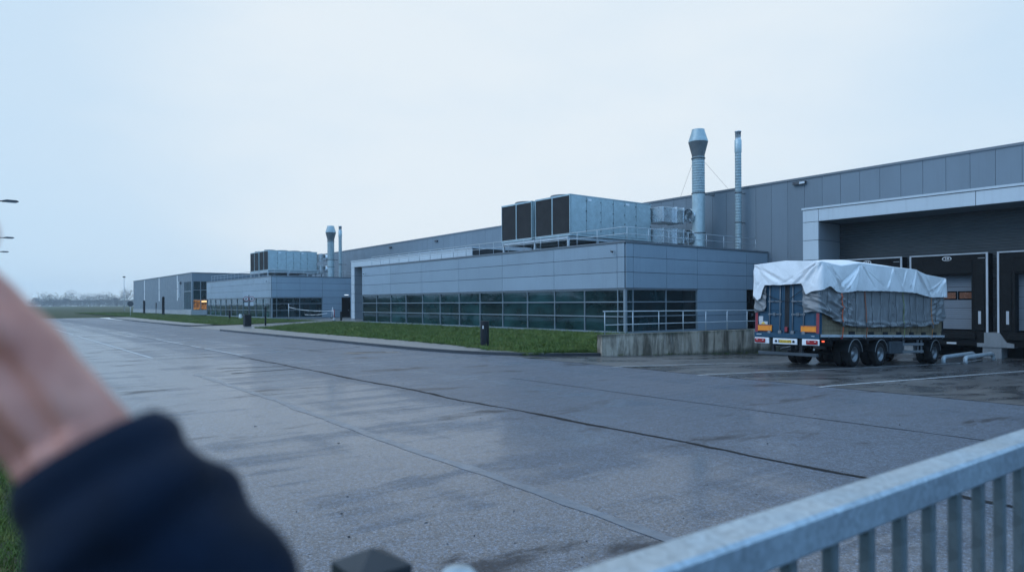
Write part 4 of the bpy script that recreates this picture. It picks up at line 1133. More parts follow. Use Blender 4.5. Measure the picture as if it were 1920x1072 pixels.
def mk_lines():
    r = random.Random(3); L = []
    def fan(p, targets, n, h, w, pj=.08, qj=.25):
        for q in targets:
            for k in range(n):
                L.append((p + r.uniform(-pj, pj), r.uniform(.0, .10), q + r.uniform(-qj, qj), r.uniform(.65, 1.02), h * r.uniform(.5, 1.2) * (1 if k % 2 else -.7), w * r.uniform(.7, 1.4)))
    fan(.03, (.25, .75), 3, .045, .05); fan(.05, (1.35,), 3, .04, .06, qj=.4)
    fan(REAR - .12, (1.5, 2.1), 4, .055, .05, qj=.3); fan(REAR + .05, (REAR + .05, 2.3), 3, .05, .05)
    fan(REAR + .30, (REAR + .9, REAR + 1.5), 4, .06, .05); fan(REAR + .62, (REAR + 1.45,), 4, .05, .045, qj=.15)
    fan(REAR + 3.1, (REAR + 1.65, REAR + 2.3), 5, .065, .05, qj=.3); fan(REAR + 3.15, (REAR + 3.3, REAR + 4.2, REAR + 4.9), 2, .05, .05)
    fan(REAR + 6.05, (REAR + 5.3, REAR + 5.7, REAR + 6.8), 3, .05, .045); fan(REAR + 7.3, (REAR + 7.0, REAR + 8.0), 2, .04, .045)
    fan(REAR + 8.3, (REAR + 7.8, REAR + 8.6, REAR + 9.6), 4, .055, .045); fan(REAR + 9.3, (REAR + 9.9,), 3, .05, .045)
    fan(REAR + 11.5, (REAR + 10.0, REAR + 10.7, REAR + 11.4), 4, .06, .05)
    return L
LINES = mk_lines()
def seg_d(px, pz, ax, az, bx, bz):
    dx, dz = bx - ax, bz - az; l2 = dx * dx + dz * dz; t = max(0, min(1, ((px - ax) * dx + (pz - az) * dz) / l2))
    return math.hypot(px - ax - t * dx, pz - az - t * dz), t
def folds(s, z, ztop, zbot):
    d = 0; hgt = max(.2, ztop - zbot); zz = (ztop - z)
    for (p, t0, q, t1, h, w) in LINES:                      # tension creases running from where the sheet is carried to where straps pull it
        if abs(s - (p + q) / 2) > abs(p - q) / 2 + .35: continue
        e, t = seg_d(s, zz, p, t0 * .9, q, t1 * .95)
        ww = w * (.6 + .8 * t); d += h * math.exp(-(e / ww) ** 2) * (1 - .45 * t)
    for i, (p, a) in enumerate(DIPS):
        d -= a * .055 * math.exp(-((s - p) / .28) ** 2) * max(0, 1 - (z - zbot) / .8)
    v = min(1, zz / hgt)
    d += .05 * v * mnoise.noise(Vector((s * .9, z * .6, 2.2))) + .016 * mnoise.noise(Vector((s * 2.6 + z * 1.2, z * 1.9, 7))) * v
    return d * min(1, .25 + zz / .25)
def tarp_skirt(mb, s0, s1, n, m, topf, botf, extra, flare=.05, base=.03):
    def fn(u, v):
        s = s0 + (s1 - s0) * u; zt, zb = topf(s), botf(s); z = zt + (zb - zt) * v
        out = base + flare * v + extra(s, z, zt, zb)
        x, y = perim(s, max(-.02, out)); return (x, y, z)
    mb.grid(n, m, fn)
tt = onT('white_tarpaulin', 'creased white tarpaulin draped over the top of the loaded trailer', 'tarpaulin')
mb = MB()
S1 = REAR + SIDE_L + .3
tarp_skirt(mb, 0, S1, 560, 46, lambda s: interp(TOPZ, s), lambda s: interp(HEM, s) + .02 * mnoise.noise(Vector((s * 4, 0, 0))), lambda s, z, a, b: folds(s, z, a, b), .07, .05)
# far side and the top, sagging between its hoops
def topfn(u, v):
    x = -.06 + (SIDE_L) * u; s = REAR + SIDE_L * u
    zs = interp(TOPZ, s); zr = interp(TOPZ, REAR * (1 - 0)); y = -W - .03 + (2 * W + .06) * v
    crown = math.sin(PI * v) ** .7 * (.12 * math.exp(-((u - .30) / .35) ** 2) + .08)
    edge = min(1, u / .12)
    hump = crown * edge * (1 if u < .78 else max(.2, 1 - (u - .78) / .2))
    z = zs + hump + .03 * mnoise.noise(Vector((x * .9, y * 1.3, 4))) * min(1, 4 * v * (1 - v) * 3)
    if u < .02: z = interp(TOPZ, REAR * (1 - v)) * (1 - u / .02) + z * (u / .02)
    if v < .02: 
        x2, y2 = perim(s, .03 + folds(s, zs, zs, zs - .8)); return (x, y2, zs)
    return (x, y, z)
mb.grid(200, 40, topfn)
def farfn(u, v):
    x = -.06 + SIDE_L * u; zs = interp(TOPZ, REAR + SIDE_L * u); return (x, W + .03 + .05 * v + .04 * math.sin(x * 5) * v, zs + (2.6 - zs) * v)
mb.grid(120, 12, farfn)
ob = mb.build('sheet', 'tarp', tt, fix=False)
md = ob.modifiers.new('thick', 'SOLIDIFY'); md.thickness = .006
# grey tarpaulin below it
GT = lambda s: interp(HEM, s) + .25
GH = [(-.3, 2.0), (0, 2.06), (.45, 2.12), (.50, 2.30), (.52, 2.6), (1.0, 2.9), (1.9, 3.0), (2.02, 2.4), (2.10, 2.06), (2.4, 2.12), (REAR, 2.09), (REAR + .5, 1.98), (REAR + .9, 1.84), (REAR + 1.5, 1.70), (REAR + 2.4, 1.60), (REAR + 3.6, 1.56), (REAR + 5.3, 1.60), (REAR + 7.2, 1.63), (REAR + 9, 1.66), (REAR + 10.4, 1.74), (REAR + 11.2, 1.9), (REAR + 11.75, 2.02), (REAR + 13, 2.1)]
GL = []
def mk_gl():
    r = random.Random(9)
    for k in range(9): GL.append((-.75 + r.uniform(0, .5), 2.95 - .10 * k, 1.2 + r.uniform(-.3, 1.2), 2.25 - .075 * k, .07 * (1 if k % 2 else -.6), .055))
    for k in range(8): GL.append((1.55, 2.8 - .1 * k, 2.2 + r.uniform(-.1, .4), 2.55 - .12 * k, .05 * (1 if k % 2 else -.6), .04))
    for c in (4.0, 5.0, 5.3, 6.9, 7.4, 8.9): GL.append((c, 2.7 + r.uniform(-.2, .2), c + r.uniform(-.8, .8), 1.7, .05, .04)); GL.append((c + .1, 2.5, c + r.uniform(-.5, .5), 1.75, -.035, .05))
    for k in range(9): GL.append((10.1 + r.uniform(0, .3), 1.85 + .12 * k, 11.3 + r.uniform(-.2, .3), 2.5 + .07 * k, .065 * (1 if k % 2 else -.6), .05))
    for k in range(5): GL.append((.9 + 2.2 * k, 1.66 - .03 * min(k, 2), 3.3 + 2.2 * k, 1.62 + .02 * k, .05, .035)); GL.append((1.2 + 2.2 * k, 1.80 - .03 * min(k, 2), 3.0 + 2.2 * k, 1.74 + .02 * k, .04, .035))
mk_gl()
def gfold(s, z, zt, zb):
    t = s - REAR; d = 0
    for (a, b, c, e, h, w) in GL:
        if t < a - .3 or t > max(a, c) + .3: continue
        q, k = seg_d(t, z, a, b, c, e); d += h * math.exp(-(q / w) ** 2) * (1 - .4 * abs(2 * k - 1))
    # big slack folds sweeping down from the rear corner, gathers near the front, vertical puckers between cords
    if t > -.8:
        w = math.exp(-((t - .7) / 1.0) ** 2); d += .03 * w * math.sin((z + .42 * max(0, t)) * 13 + 1.3 * t)
    w = math.exp(-((t - 1.9) / .55) ** 2); d += .03 * w * math.sin((z - .8 * (t - 1.9)) * 15)
    w = math.exp(-((t - 11.0) / .8) ** 2); d += .06 * w * math.sin((t - .5 * z) * 9)
    for cx in CORDS:
        d -= .016 * math.exp(-((t - cx) / .05) ** 2)
        d += .032 * math.sin(math.atan2(t - cx, z - zb + .1) * 7) * math.exp(-((t - cx) / .28) ** 2)
    low = max(0, 1 - (z - zb) / .35); d += .045 * low * math.sin(z * 26 + 2 * math.sin(t * 2.3))
    d += .05 * mnoise.noise(Vector((s * 1.6, z * 1.8, 11))) + .018 * mnoise.noise(Vector((s * 4.5, z * 3.2, 3)))
    if s < .6: d += .035 * math.sin((z + s) * 17)
    return d - .055
CORDS = [.53, 2.14, 2.79, 4.18, 4.95, 5.76, 6.42, 7.81, 8.47, 9.28, 10.71]
gt = onT('grey_tarpaulin', 'slack grey tarpaulin tied round the lower load of the trailer', 'tarpaulin')
mb = MB()
tarp_skirt(mb, .0, .50, 30, 40, lambda s: interp(HEM, s) + .3, lambda s: min(interp(GH, s), interp(HEM, s)), gfold, .03)
tarp_skirt(mb, 2.03, REAR + SIDE_L + .5, 480, 46, lambda s: GT(s), lambda s: min(interp(GH, s) + .015 * mnoise.noise(Vector((s * 5, 1, 0))), interp(HEM, s) + .1), gfold, .05)
ob = mb.build('sheet', 'greytarp', gt, fix=False); md = ob.modifiers.new('thick', 'SOLIDIFY'); md.thickness = .006
def hang(s, z0, z1, out, n=26):
    P = []
    for i in range(n + 1):
        z = z0 + (z1 - z0) * i / n; zt, zb = GT(s), interp(GH, s)
        v = max(0, min(1, (zt - z) / (zt - zb))) if zt > zb else 0
        e = .03 + .05 * v + gfold(s, max(z, zb), zt, zb); e = max(-.02, e) + out if z > zb else (out + .02 + .03 * max(0, (z - 1.2) / (zb - 1.2)))
        P.append((s, z, e))
    return P
for cx in CORDS:
    P = [(*perim(s, e), z) for s, z, e in hang(REAR + cx, interp(HEM, REAR + cx) + .02, interp(GH, REAR + cx) + .03 if cx % 3 < 1.5 else 1.3, .022)]
    MB().tube(P, .0065, 5).build('tie_cord', 'cord', gt)
def strap(sx, dx, mat, label, top_in=.10, w=.075):
    o = onT('ratchet_strap', label, 'strap', 'ratchet straps over the trailer load')
    s0 = REAR + sx; P = hang(s0, interp(HEM, s0) + .0, 1.16, .028, 40); mb = MB(); L = []
    es = [p[2] for p in P]; P = [(s, z, max(es[i], sum(es[max(0, i - 5):i + 6]) / len(es[max(0, i - 5):i + 6]) + .01)) for i, (s, z, _) in enumerate(P)]
    for i, (s, z, e) in enumerate(P):
        k = i / (len(P) - 1); s = s + dx * math.sin(k * PI * .6) + .012 * math.sin(z * 9)
        for q in (-w / 2, w / 2): x, y = perim(s + q, e); L.append((x, y, z))
    n = len(P); mb.add(L, [(2 * i, 2 * i + 1, 2 * i + 3, 2 * i + 2) for i in range(n - 1)], True)
    ob = mb.build('webbing', mat, o, fix=False); ob.modifiers.new('t', 'SOLIDIFY').thickness = .005
    x, y = perim(s0 + dx, P[-10][2] + .0); MB().bbox(x - .05, x + .05, y - .05, y + .01, 1.58, 1.76, .012).build('ratchet', 'steel', o)
    MB().bbox(s0 - REAR - .06 + dx * .9 - .03, s0 - REAR - .06 + dx * .9 + .03, -W - .07, -W - .02, 1.10, 1.17, .01).build('hook', 'redpaint' if mat == 'strapo' else 'steel', o)
strap(1.55, .10, 'strapo', 'bright orange ratchet strap nearest the rear doors of the trailer')
strap(3.50, .12, 'straprust', 'rust coloured ratchet strap second from the rear of the trailer')
strap(7.05, .10, 'strapg', 'thin olive green ratchet strap on the trailer load', w=.05)
strap(10.06, .08, 'strapa', 'amber ratchet strap near the front end of the trailer load', w=.06)
# black rope crossing the doors
rp = onT('door_rope', 'thin black rope crossing the blue rear doors of the trailer', 'rope')
MB().tube([(-.055, 1.05, 2.85), (-.05, .5, 2.62), (-.05, .12, 2.50), (-.05, -.1, 2.55), (-.055, -.4, 2.75), (-.07, -.72, 2.95)], .012, 6).build('rope', 'cord', rp)
MB().tube([(-.05, -.05, 2.54), (-.05, -.4, 2.40), (-.06, -.74, 2.30)], .010, 6).build('rope', 'cord', rp)

# ------------------------------------------------------------------ dock wheel guides
def guide(y, x0, x1, label):
    z = yz(38); o = (x0, y, z); root = thing('wheel_guide', o, label, 'wheel guide', 'steel tube wheel guides at the dock')
    pts = [(x0, y, z - .05), (x0, y, z + .12)]
    for k in range(1, 7): a = k / 6 * PI / 2; pts.append((x0 + .22 * (1 - math.cos(a)), y, z + .12 + .16 * math.sin(a)))
    pts += [(x1 - .2, y, z + .28), (x1, y, z + .22), (x1 + .12, y, z + .05), (x1 + .13, y, z - .05)]
    MB().tube(pts, .10, 14).build('tube', 'galvtube', root, o)
    mb = MB(); mb.lathe([(.0, .0), (.2, .0), (.2, .02), (.1, .02)], (x0, y, z), seg=16); mb.build('base_plate', 'dullgalv', root, o)
guide(13.05, 37.0, 41.0, 'grey steel wheel guide tube nearest the trailer front wheel')
guide(12.30, 37.55, 41.3, 'grey steel wheel guide tube right of the other one, below dock pier')

# ------------------------------------------------------------------ bollards, bins, signs, posts
def round_bollard(x, y, z, r, h, label):
    o = (x, y, z); root = thing('bollard_light', o, label, 'bollard')
    mb = MB().lathe([(r * 1.02, -.03), (r, .02), (r, h - .03), (r * .94, h), (.0, h)], o, seg=32); mb.build('body', 'blk_bollard', root, o)
    n = Vector((-x, -y, 0)).normalized(); t = Vector((-n.y, n.x, 0)); c = Vector((x, y, z + h * .77)) + (n * .93 + t * -.36).normalized() * (r + .001)
    nn = (n * .93 + t * -.36).normalized(); tt_ = Vector((-nn.y, nn.x, 0))
    mb = MB()
    for sg in (1, -1):
        P = [c + tt_ * (.038 * math.cos(a)) + UP * (sg * .012 + sg * .062 * math.sin(a)) + nn * (.006 - .004 * abs(math.cos(a))) for a in [k * PI / 10 for k in range(11)]]
        mb.quad(*P)
    ob = mb.build('emblem', 'white', root, o); ob.modifiers.new('t', 'SOLIDIFY').thickness = .003
    mb = MB().box(x - .10, x + .10, y - .006, y + .006, z + h, z + h + .16)
    return root
round_bollard(18.85, 25.95, .12, .205, 1.22, 'thick black round bollard with a small white emblem on the near lawn')
bn = thing('waste_bin', (20.3, 66.0, .1), 'dark square bin post at the path corner below the round signs', 'bin')
mb = MB(); mb.bbox(-.30, .30, -.30, .30, 0, 1.05, .04); mb.build('body', 'blk_bollard', bn); MB().bbox(-.34, .34, -.34, .34, 1.05, 1.11, .02).build('lid', 'blackplastic', bn)
sp = thing('sign_post', (20.9, 67.4, .1), 'post with two small round traffic signs over white plates by the path', 'sign')
MB().tube([(0, 0, 0), (0, 0, 2.95)], .045, 10).build('post', 'lampgrey', sp)
fd = Vector((-20.9, -67.4, 0)).normalized(); rt = Vector((-fd.y, fd.x, 0))
def disc(root, name, mat, c, r, d, th=.02, seg=24):
    mb = MB(); A = [c + rt * (r * math.cos(a)) + UP * (r * math.sin(a)) + fd * d for a in [2 * PI * k / seg for k in range(seg)]]
    B = [p - fd * th for p in A]; n = seg; mb.add(A + B, [tuple(range(n)), tuple(range(n, 2 * n))[::-1]] + [(k, (k + 1) % n, n + (k + 1) % n, n + k) for k in range(n)]); return mb.build(name, mat, root)
for s in (-1, 1):
    c = rt * (s * .25) + UP * 2.58
    d = disc(sp, 'round_sign', 'redpaint', c, .235, .07); disc(sp, 'sign_face', 'sign', c, .185, .075).parent = d
    mb = MB()
    if s < 0:
        for k in range(3): p = c + fd * .08 + rt * (.05 * (k - 1)); mb.quad(p + rt * -.022 + UP * (-.09 + .03 * k), p + rt * .022 + UP * (-.09 + .03 * k), p + rt * .022 + UP * .06, p + rt * -.022 + UP * .06)
    else: p = c + fd * .08; mb.quad(p + rt * -.10 + UP * .0, p + rt * .0 + UP * -.10, p + rt * .10, p + UP * .10)
    mb.build('symbol', 'recess', d)
    p = c - UP * .50 + fd * .06; mb = MB(); a, b = rt * .16, UP * .17
    mb.add([p - a - b, p + a - b, p + a + b, p - a + b, p - a - b - fd * .02, p + a - b - fd * .02, p + a + b - fd * .02, p - a + b - fd * .02], [(0, 1, 2, 3), (4, 7, 6, 5), (0, 4, 5, 1), (1, 5, 6, 2), (2, 6, 7, 3), (3, 7, 4, 0)])
    mb.build('sign_plate', 'sign', sp)
def slim_post(x, y, h, w, label, group, z=.12, mat='blk_bollard'):
    o = thing('slim_post', (x, y, z), label, 'post', group); MB().bbox(-w, w, -w, w, -.05, h, w * .3).build('shaft', mat, o); MB().bbox(-w * 1.08, w * 1.08, -w * 1.08, w * 1.08, h, h + .05, .01).build('cap', 'blackplastic', o)
slim_post(22.3, 66.9, 1.75, .07, 'slim dark post just right of the two round signs', 'slim dark posts on the lawns')
slim_post(28.5, 100.6, 1.15, .11, 'short dark post on the grass before the farther glazing', 'slim dark posts on the lawns')
slim_post(29.5, 148.5, 3.5, .22, 'tall dark column before the end of the far hall by its glazed corner', 'slim dark posts on the lawns')
slim_post(30.0, 170.5, 2.9, .2, 'tall dark column in the middle of the far hall front', 'slim dark posts on the lawns')
wb = thing('notice_board', (28.6, 150.5, .12), 'small dark notice board on a post before the far hall', 'board')
MB().box(-.05, .05, -.05, .05, 0, 2.2).build('post', 'blk_bollard', wb); MB().bbox(-.06, .06, -.55, .55, 1.3, 2.4, .02).build('board', 'lampgrey', wb)
jb = tag(MB().bbox(29.4, 29.7, 99.0, 99.35, .1, .75, .03).build('junction_box', 'white'), 'small white box on the grass before the farther glazing', 'box')
ts = thing('traffic_sign', (22.7, 141.8, 0), 'distant round sign on a thin post at the road end', 'sign')
MB().tube([(0, 0, 0), (0, 0, 2.6)], .06, 8).build('post', 'sign', ts)
fd = Vector((-22.7, -141.8, 0)).normalized(); rt = Vector((-fd.y, fd.x, 0)); disc(ts, 'round_sign', 'lampgrey', UP * 2.3, .5, .1)
# barrier tape between red posts
def redpost(x, y, h, r, label, mat, base=True):
    o = thing('barrier_post', (x, y, .12), label, 'post', 'barrier posts by the paved yard'); MB().tube([(0, 0, 0), (0, 0, h)], r, 10).build('shaft', mat, o)
    if base: MB().lathe([(.0, .0), (.2, .0), (.19, .06), (.05, .08)], (0, 0, 0), seg=16).build('foot', 'chassis', o)
    return o
redpost(32.2, 87.6, 2.1, .045, 'tall pale barrier post with a red foot on the lawn', 'sign')
rp2 = redpost(33.6, 76.6, 1.35, .09, 'red barrier post with a white foot holding the tape', 'redpaint'); MB().bbox(-.12, .12, -.12, .12, .02, .40, .04).build('white_base', 'sign', rp2); MB().tube([(-.08, -.1, .3), (-.10, -.1, 1.3)], .04, 8).build('white_sleeve', 'sign', rp2)
redpost(40.2, 92.5, 1.55, .06, 'leaning pale post before the dark door', 'sign').rotation_euler = (.0, .12, 0)
slim_post(35.2, 78.2, 1.05, .10, 'short dark bollard beside the red barrier post', 'slim dark posts on the lawns')
def tape(a, b, sag, label):
    a, b = Vector(a), Vector(b); n = 40; L = []
    for i in range(n + 1):
        t = i / n; p = a.lerp(b, t) - UP * (sag * 4 * t * (1 - t)); tw = math.sin(t * 21) * .6
        d = UP * (.028 * math.cos(tw)) + RGT * (.028 * math.sin(tw)); L += [p + d, p - d]
    mb = MB().add(L, [(2 * i, 2 * i + 1, 2 * i + 3, 2 * i + 2) for i in range(n)], True)
    ob = tag(mb.build('barrier_tape', 'white', fix=False), label, 'tape', 'barrier tapes'); ob.modifiers.new('t', 'SOLIDIFY').thickness = .003
tape((32.2, 87.6, 1.75), (33.6, 76.6, 1.35), .25, 'white barrier tape sagging from the tall post to the red post')
tape((34.5, 88.0, .75), (34.2, 80.0, 1.0), .12, 'loose lower strip of barrier tape beyond the sagging one')
# street lamps on the left verge
def street_lamp(xt, y, z, xp, label):
    o = (xp, y, 0); root = thing('street_lamp', o, label, 'street lamp', 'street lamps along the road verge')
    MB().tube([(xp, y, -.02), (xp, y, 1.2), (xp, y, z - .35)], [.09, .08, .05], 12).build('pole', 'lampgrey', root, o)
    MB().tube([(xp, y, z - .36), (xp + .15, y, z - .2), (xp + .6, y, z - .10), (xt - .7, y, z - .03)], .035, 8).build('arm', 'lampgrey', root, o)
    mb = MB().prism([(xt - .75, z - .07), (xt - .02, z - .03), (xt, z + .0), (xt - .1, z + .05), (xt - .55, z + .06), (xt - .75, z + .0)], 'y', y - .14, y + .14); hd = mb.build('lamp_head', 'lampgrey', root, o)
    MB().box(xt - .55, xt - .1, y - .1, y + .1, z - .085, z - .06).build('lens', 'lampglass', hd, o)
street_lamp(2.05, 47.3, 8.0, -.4, 'highest looking street lamp at the left edge of the sky')
street_lamp(2.84, 73.0, 8.0, -.3, 'second street lamp from the left edge, below the highest looking one')
street_lamp(3.12, 92.5, 8.0, -.2, 'lowest looking street lamp, just above the raised hand')
# far mast
ms = thing('mast', (41.0, 268, 0), 'thin pale mast standing before the misty trees', 'mast')
MB().tube([(0, 0, 0), (0, 0, 11.5)], [.16, .10], 8).build('pole', 'sign', ms); MB().box(-.4, .4, -.25, .25, 11.5, 11.9).build('floodlight', 'lampgrey', ms)

# ------------------------------------------------------------------ trees
def tree_mesh(h, w, seed, n=1500, leaf=.5):
    r = random.Random(seed); mb = MB(); cl = [(r.gauss(0, w * .26), r.gauss(0, w * .26), h * r.uniform(.12, .86), w * r.uniform(.16, .30)) for _ in range(16)]
    for _ in range(n):
        c = r.choice(cl); d = Vector((r.gauss(0, 1), r.gauss(0, 1), r.gauss(0, .8))).normalized() * c[3] * r.random() ** .4
        p = Vector(c[:3]) + d; a = Vector((r.gauss(0, 1), r.gauss(0, 1), r.gauss(0, 1))).normalized() * leaf * r.uniform(.3, 1); b = a.orthogonal().normalized() * leaf * r.uniform(.15, .5)
        mb.quad(p - a, p + b, p + a, p - b)
    tk = MB().tube([(0, 0, -.1), (.05, 0, h * .25), (0, .1, h * .55)], [h * .03, h * .022, h * .01], 8)
    for _ in range(7):
        c = r.choice(cl); z = h * r.uniform(.25, .5); tk.tube([(0, 0, z), (c[0] * .5, c[1] * .5, (z + c[2]) / 2 + .3), c[:3]], [h * .012, h * .008, h * .003], 5)
    return mb, tk
def far_tree(x, y, h, w, seed, label, n=1500):
    o = thing('tree', (x, y, 0), label, 'tree', 'misty trees beyond the field')
    a, b = tree_mesh(h, w, seed, n, .9); a.build('crown', 'twigs', o, fix=False); b.build('trunk', 'bark', o)
def at(u, depth): return FWD * depth + RGT * ((u - 960) / 1280 * depth)
TL = ['low bushy', 'rounded', 'broad', 'narrow', 'wide spreading', 'small', 'squat', 'tall rounded']
for i, (u, dp, h, w) in enumerate(((100, 400, 8, 13), (122, 420, 8.5, 14), (146, 420, 9.6, 15), (168, 440, 7.6, 13), (186, 410, 9.2, 13), (204, 430, 7.0, 12), (219, 420, 8.4, 12), (238, 430, 13.4, 15), (262, 450, 10, 15), (78, 400, 8.5, 14))):
    dp *= 2.3; h *= 2.1; w *= 2.3; p = at(u, dp); far_tree(p.x, p.y, h, w, 31 + i, 'misty distant tree at the far edge of the field', 1300)
r_ = random.Random(15); mb = MB()
for k in range(90):
    c = at(60 + 2.5 * k, 1040); hh = 9 + 6 * mnoise.noise(Vector((k * .17, 1, 4)))
    for _ in range(90):
        p = Vector((c.x + r_.gauss(0, 2), c.y + r_.gauss(0, 4), hh * (1 - r_.random() ** 1.5 * .98))); a = Vector((r_.gauss(0, 1), r_.gauss(0, 1), r_.gauss(0, 1))).normalized() * r_.uniform(.4, 1.3); b = a.orthogonal().normalized() * r_.uniform(.3, .7)
        mb.quad(p - a, p + b, p + a, p - b)
tag(mb.build('treeline', 'twigs', fix=False), 'misty belt of trees along the far edge of the field', 'trees', kind='stuff')
# wood on the far side of the road, seen mirrored in the glazing
r_ = random.Random(5); mb = MB()
for k in range(170):
    y = -80 + 3.2 * k; hh = 3.6 + 3.2 * mnoise.noise(Vector((y * .06, 3, 0))) + r_.uniform(-1.2, 1.8)
    for _ in range(120):
        p = Vector((-95 + r_.gauss(0, 3), y + r_.gauss(0, 2.2), hh * (1 - r_.random() ** 1.6 * .95))); a = Vector((r_.gauss(0, 1), r_.gauss(0, 1), r_.gauss(0, 1))).normalized() * r_.uniform(.3, 1.0); b = a.orthogonal().normalized() * r_.uniform(.2, .5)
        mb.quad(p - a, p + b, p + a, p - b)
tag(mb.build('woodland', 'twigs', fix=False), 'dark belt of woodland across the road mirrored in the glazing', 'woodland', kind='stuff')
mb = MB()  # second belt added out of view to darken the side glazing's reflections
for k in range(125):
    x = -95 + 3.2 * k; hh = 9 + 4 * mnoise.noise(Vector((x * .06, 8, 0))) + r_.uniform(-1.5, 2.5)
    for _ in range(120):
        p = Vector((x + r_.gauss(0, 2.2), -95 + r_.gauss(0, 3), hh * (1 - r_.random() ** 1.6 * .95))); a = Vector((r_.gauss(0, 1), r_.gauss(0, 1), r_.gauss(0, 1))).normalized() * r_.uniform(.3, 1.0); b = a.orthogonal().normalized() * r_.uniform(.2, .5)
        mb.quad(p - a, p + b, p + a, p - b)
tag(mb.build('woodland', 'twigs', fix=False), 'added belt of unseen trees behind the viewer to darken the side glazing', 'woodland', kind='stuff')

# ------------------------------------------------------------------ galvanised gate in the foreground
RY = .70; RZ = H - .42; o = (2.0, RY, 0)
g = thing('metal_gate', o, 'galvanised gate with a broad top rail and upright bars nearest the viewer', 'gate')
xa, xb = .35, 4.2; dy = -.025                                   # the gate swings slightly off square
def gy(x): return RY + .05 - .033 * (x - .5)
mb = MB(); n = 30; hw = .045; b = .008
for i in range(n):
    x0, x1 = xa + (xb - xa) * i / n, xa + (xb - xa) * (i + 1) / n
    sec = lambda x: [(x, gy(x) - hw, RZ - .075 + b), (x, gy(x) - hw, RZ - b), (x, gy(x) - hw + b, RZ), (x, gy(x) + hw - b, RZ), (x, gy(x) + hw, RZ - b), (x, gy(x) + hw, RZ - .075 + b), (x, gy(x) + hw - b, RZ - .075), (x, gy(x) - hw + b, RZ - .075)]
    A, B = sec(x0), sec(x1); mb.add(A + B, [(k, (k + 1) % 8, 8 + (k + 1) % 8, 8 + k) for k in range(8)], False)
    if i == 0: mb.quad(*A[::-1])
    if i == n - 1: mb.quad(*B)
mb.build('top_rail', 'galvrail', g, o)
mb = MB()
for i in range(1): 
    v = []
    for x in (xa, xb): v += [(x, gy(x) - .03, .22), (x, gy(x) + .03, .22), (x, gy(x) + .03, .30), (x, gy(x) - .03, .30)]
    mb.add(v, [(0, 1, 5, 4), (1, 2, 6, 5), (2, 3, 7, 6), (3, 0, 4, 7), (0, 3, 2, 1), (4, 5, 6, 7)])
mb.build('bottom_rail', 'galvrail', g, o)
BAL = [.64 + .157 * k for k in range(23)]
bar = None
for x in BAL:
    if bar is None:
        bar = MB().bbox(-.014, .014, -.014, .014, .30, RZ - .075, .004).build('bar', 'galvbar_shaded', g); c = bar
    else: c = bar.copy(); col.objects.link(c); c.parent = g
    c.location = (x - o[0], gy(x) - o[1], 0)
mb = MB(); mb.bbox(xb, xb + .08, gy(xb) - .04, gy(xb) + .04, 0, RZ + .02, .006); mb.build('end_post', 'galvrail', g, o)
# black capped post and a rounded post top beside the gate
gp = thing('gate_post', (0, 0, 0), 'square post with a black pyramid cap at the bottom edge', 'post')
P0 = Vector((.0, 0, 0))
cpz = H - .385
cc = Vector((.489, .978, 0))
gp.location = cc; gp.rotation_euler = (0, 0, math.radians(1))
MB().bbox(-.036, .036, -.036, .036, 0, cpz - .04, .006).build('shaft', 'blackplastic', gp)
mb = MB(); k = .046
mb.add([(-k, -k, cpz - .04), (k, -k, cpz - .04), (k, k, cpz - .04), (-k, k, cpz - .04), (-k, -k, cpz - .022), (k, -k, cpz - .022), (k, k, cpz - .022), (-k, k, cpz - .022), (0, 0, cpz + .002)], [(0, 1, 5, 4), (1, 2, 6, 5), (2, 3, 7, 6), (3, 0, 4, 7), (4, 5, 8), (5, 6, 8), (6, 7, 8), (7, 4, 8), (3, 2, 1, 0)])
mb.build('cap', 'blackplastic', gp)
lp = thing('latch_post', (.607, .91, 0), 'round topped pale steel post between the black cap and the gate', 'post')
MB().lathe([(.037, 0), (.037, H - .455), (.034, H - .437), (.022, H - .425), (.010, H - .420), (.0, H - .4195)], (0, 0, 0), seg=24).build('shaft', 'galvrail', lp)

# ------------------------------------------------------------------ the raised arm in front of the lens
CAM = Vector((0, 0, H))
def P(u, v, d): return CAM + FWD * d + RGT * ((u - 960) / 1280 * d) - UP * ((v - 567) / 1280 * d)
def skin(verts, edges, name, mat, levels=2, root=0):
    me = bpy.data.meshes.new(name); me.from_pydata([tuple(v[0]) for v in verts], edges, []); ob = bpy.data.objects.new(name, me); col.objects.link(ob)
    md = ob.modifiers.new('Skin', 'SKIN'); md.use_smooth_shade = True; md.branch_smoothing = .6
    for i, v in enumerate(verts):
        sv = me.skin_vertices[0].data[i]; sv.radius = v[1] if isinstance(v[1], tuple) else (v[1], v[1]); sv.use_root = (i == root)
    sb = ob.modifiers.new('Sub', 'SUBSURF'); sb.levels = levels; sb.render_levels = levels
    dg = bpy.context.evaluated_depsgraph_get(); m2 = bpy.data.meshes.new_from_object(ob.evaluated_get(dg)); m2.name = name
    bpy.data.objects.remove(ob, do_unlink=True)
    m2.materials.clear(); m2.materials.append(M[mat])
    for p in m2.polygons: p.use_smooth = True
    ob = bpy.data.objects.new(name, m2); col.objects.link(ob); return ob
V = []; E_ = []
def vt(p, r): V.append((p, r)); return len(V) - 1
def ed(a, b): E_.append((a, b)); return b
ARM = [(CAM + FWD * .12 - RGT * .17 - UP * .42, .055), (P(540, 1530, .46), .046), (P(400, 1290, .455), .045), (P(245, 1010, .44), .038), (P(150, 835, .43), .0365), (P(98, 766, .428), .0355), (P(45, 704, .425), .0350), (P(-8, 641, .423), .0335), (P(-58, 576, .42), .0315), (P(-100, 521, .42), .0275), (P(-132, 478, .42), .0220), (P(-138, 455, .42), .012)]
cs, rs = [], []
for k_ in range(len(ARM) - 1):
    for q in range(8):
        t = q / 8; cs.append(ARM[k_][0].lerp(ARM[k_ + 1][0], t)); rs.append(ARM[k_][1] * (1 - t) + ARM[k_ + 1][1] * t)
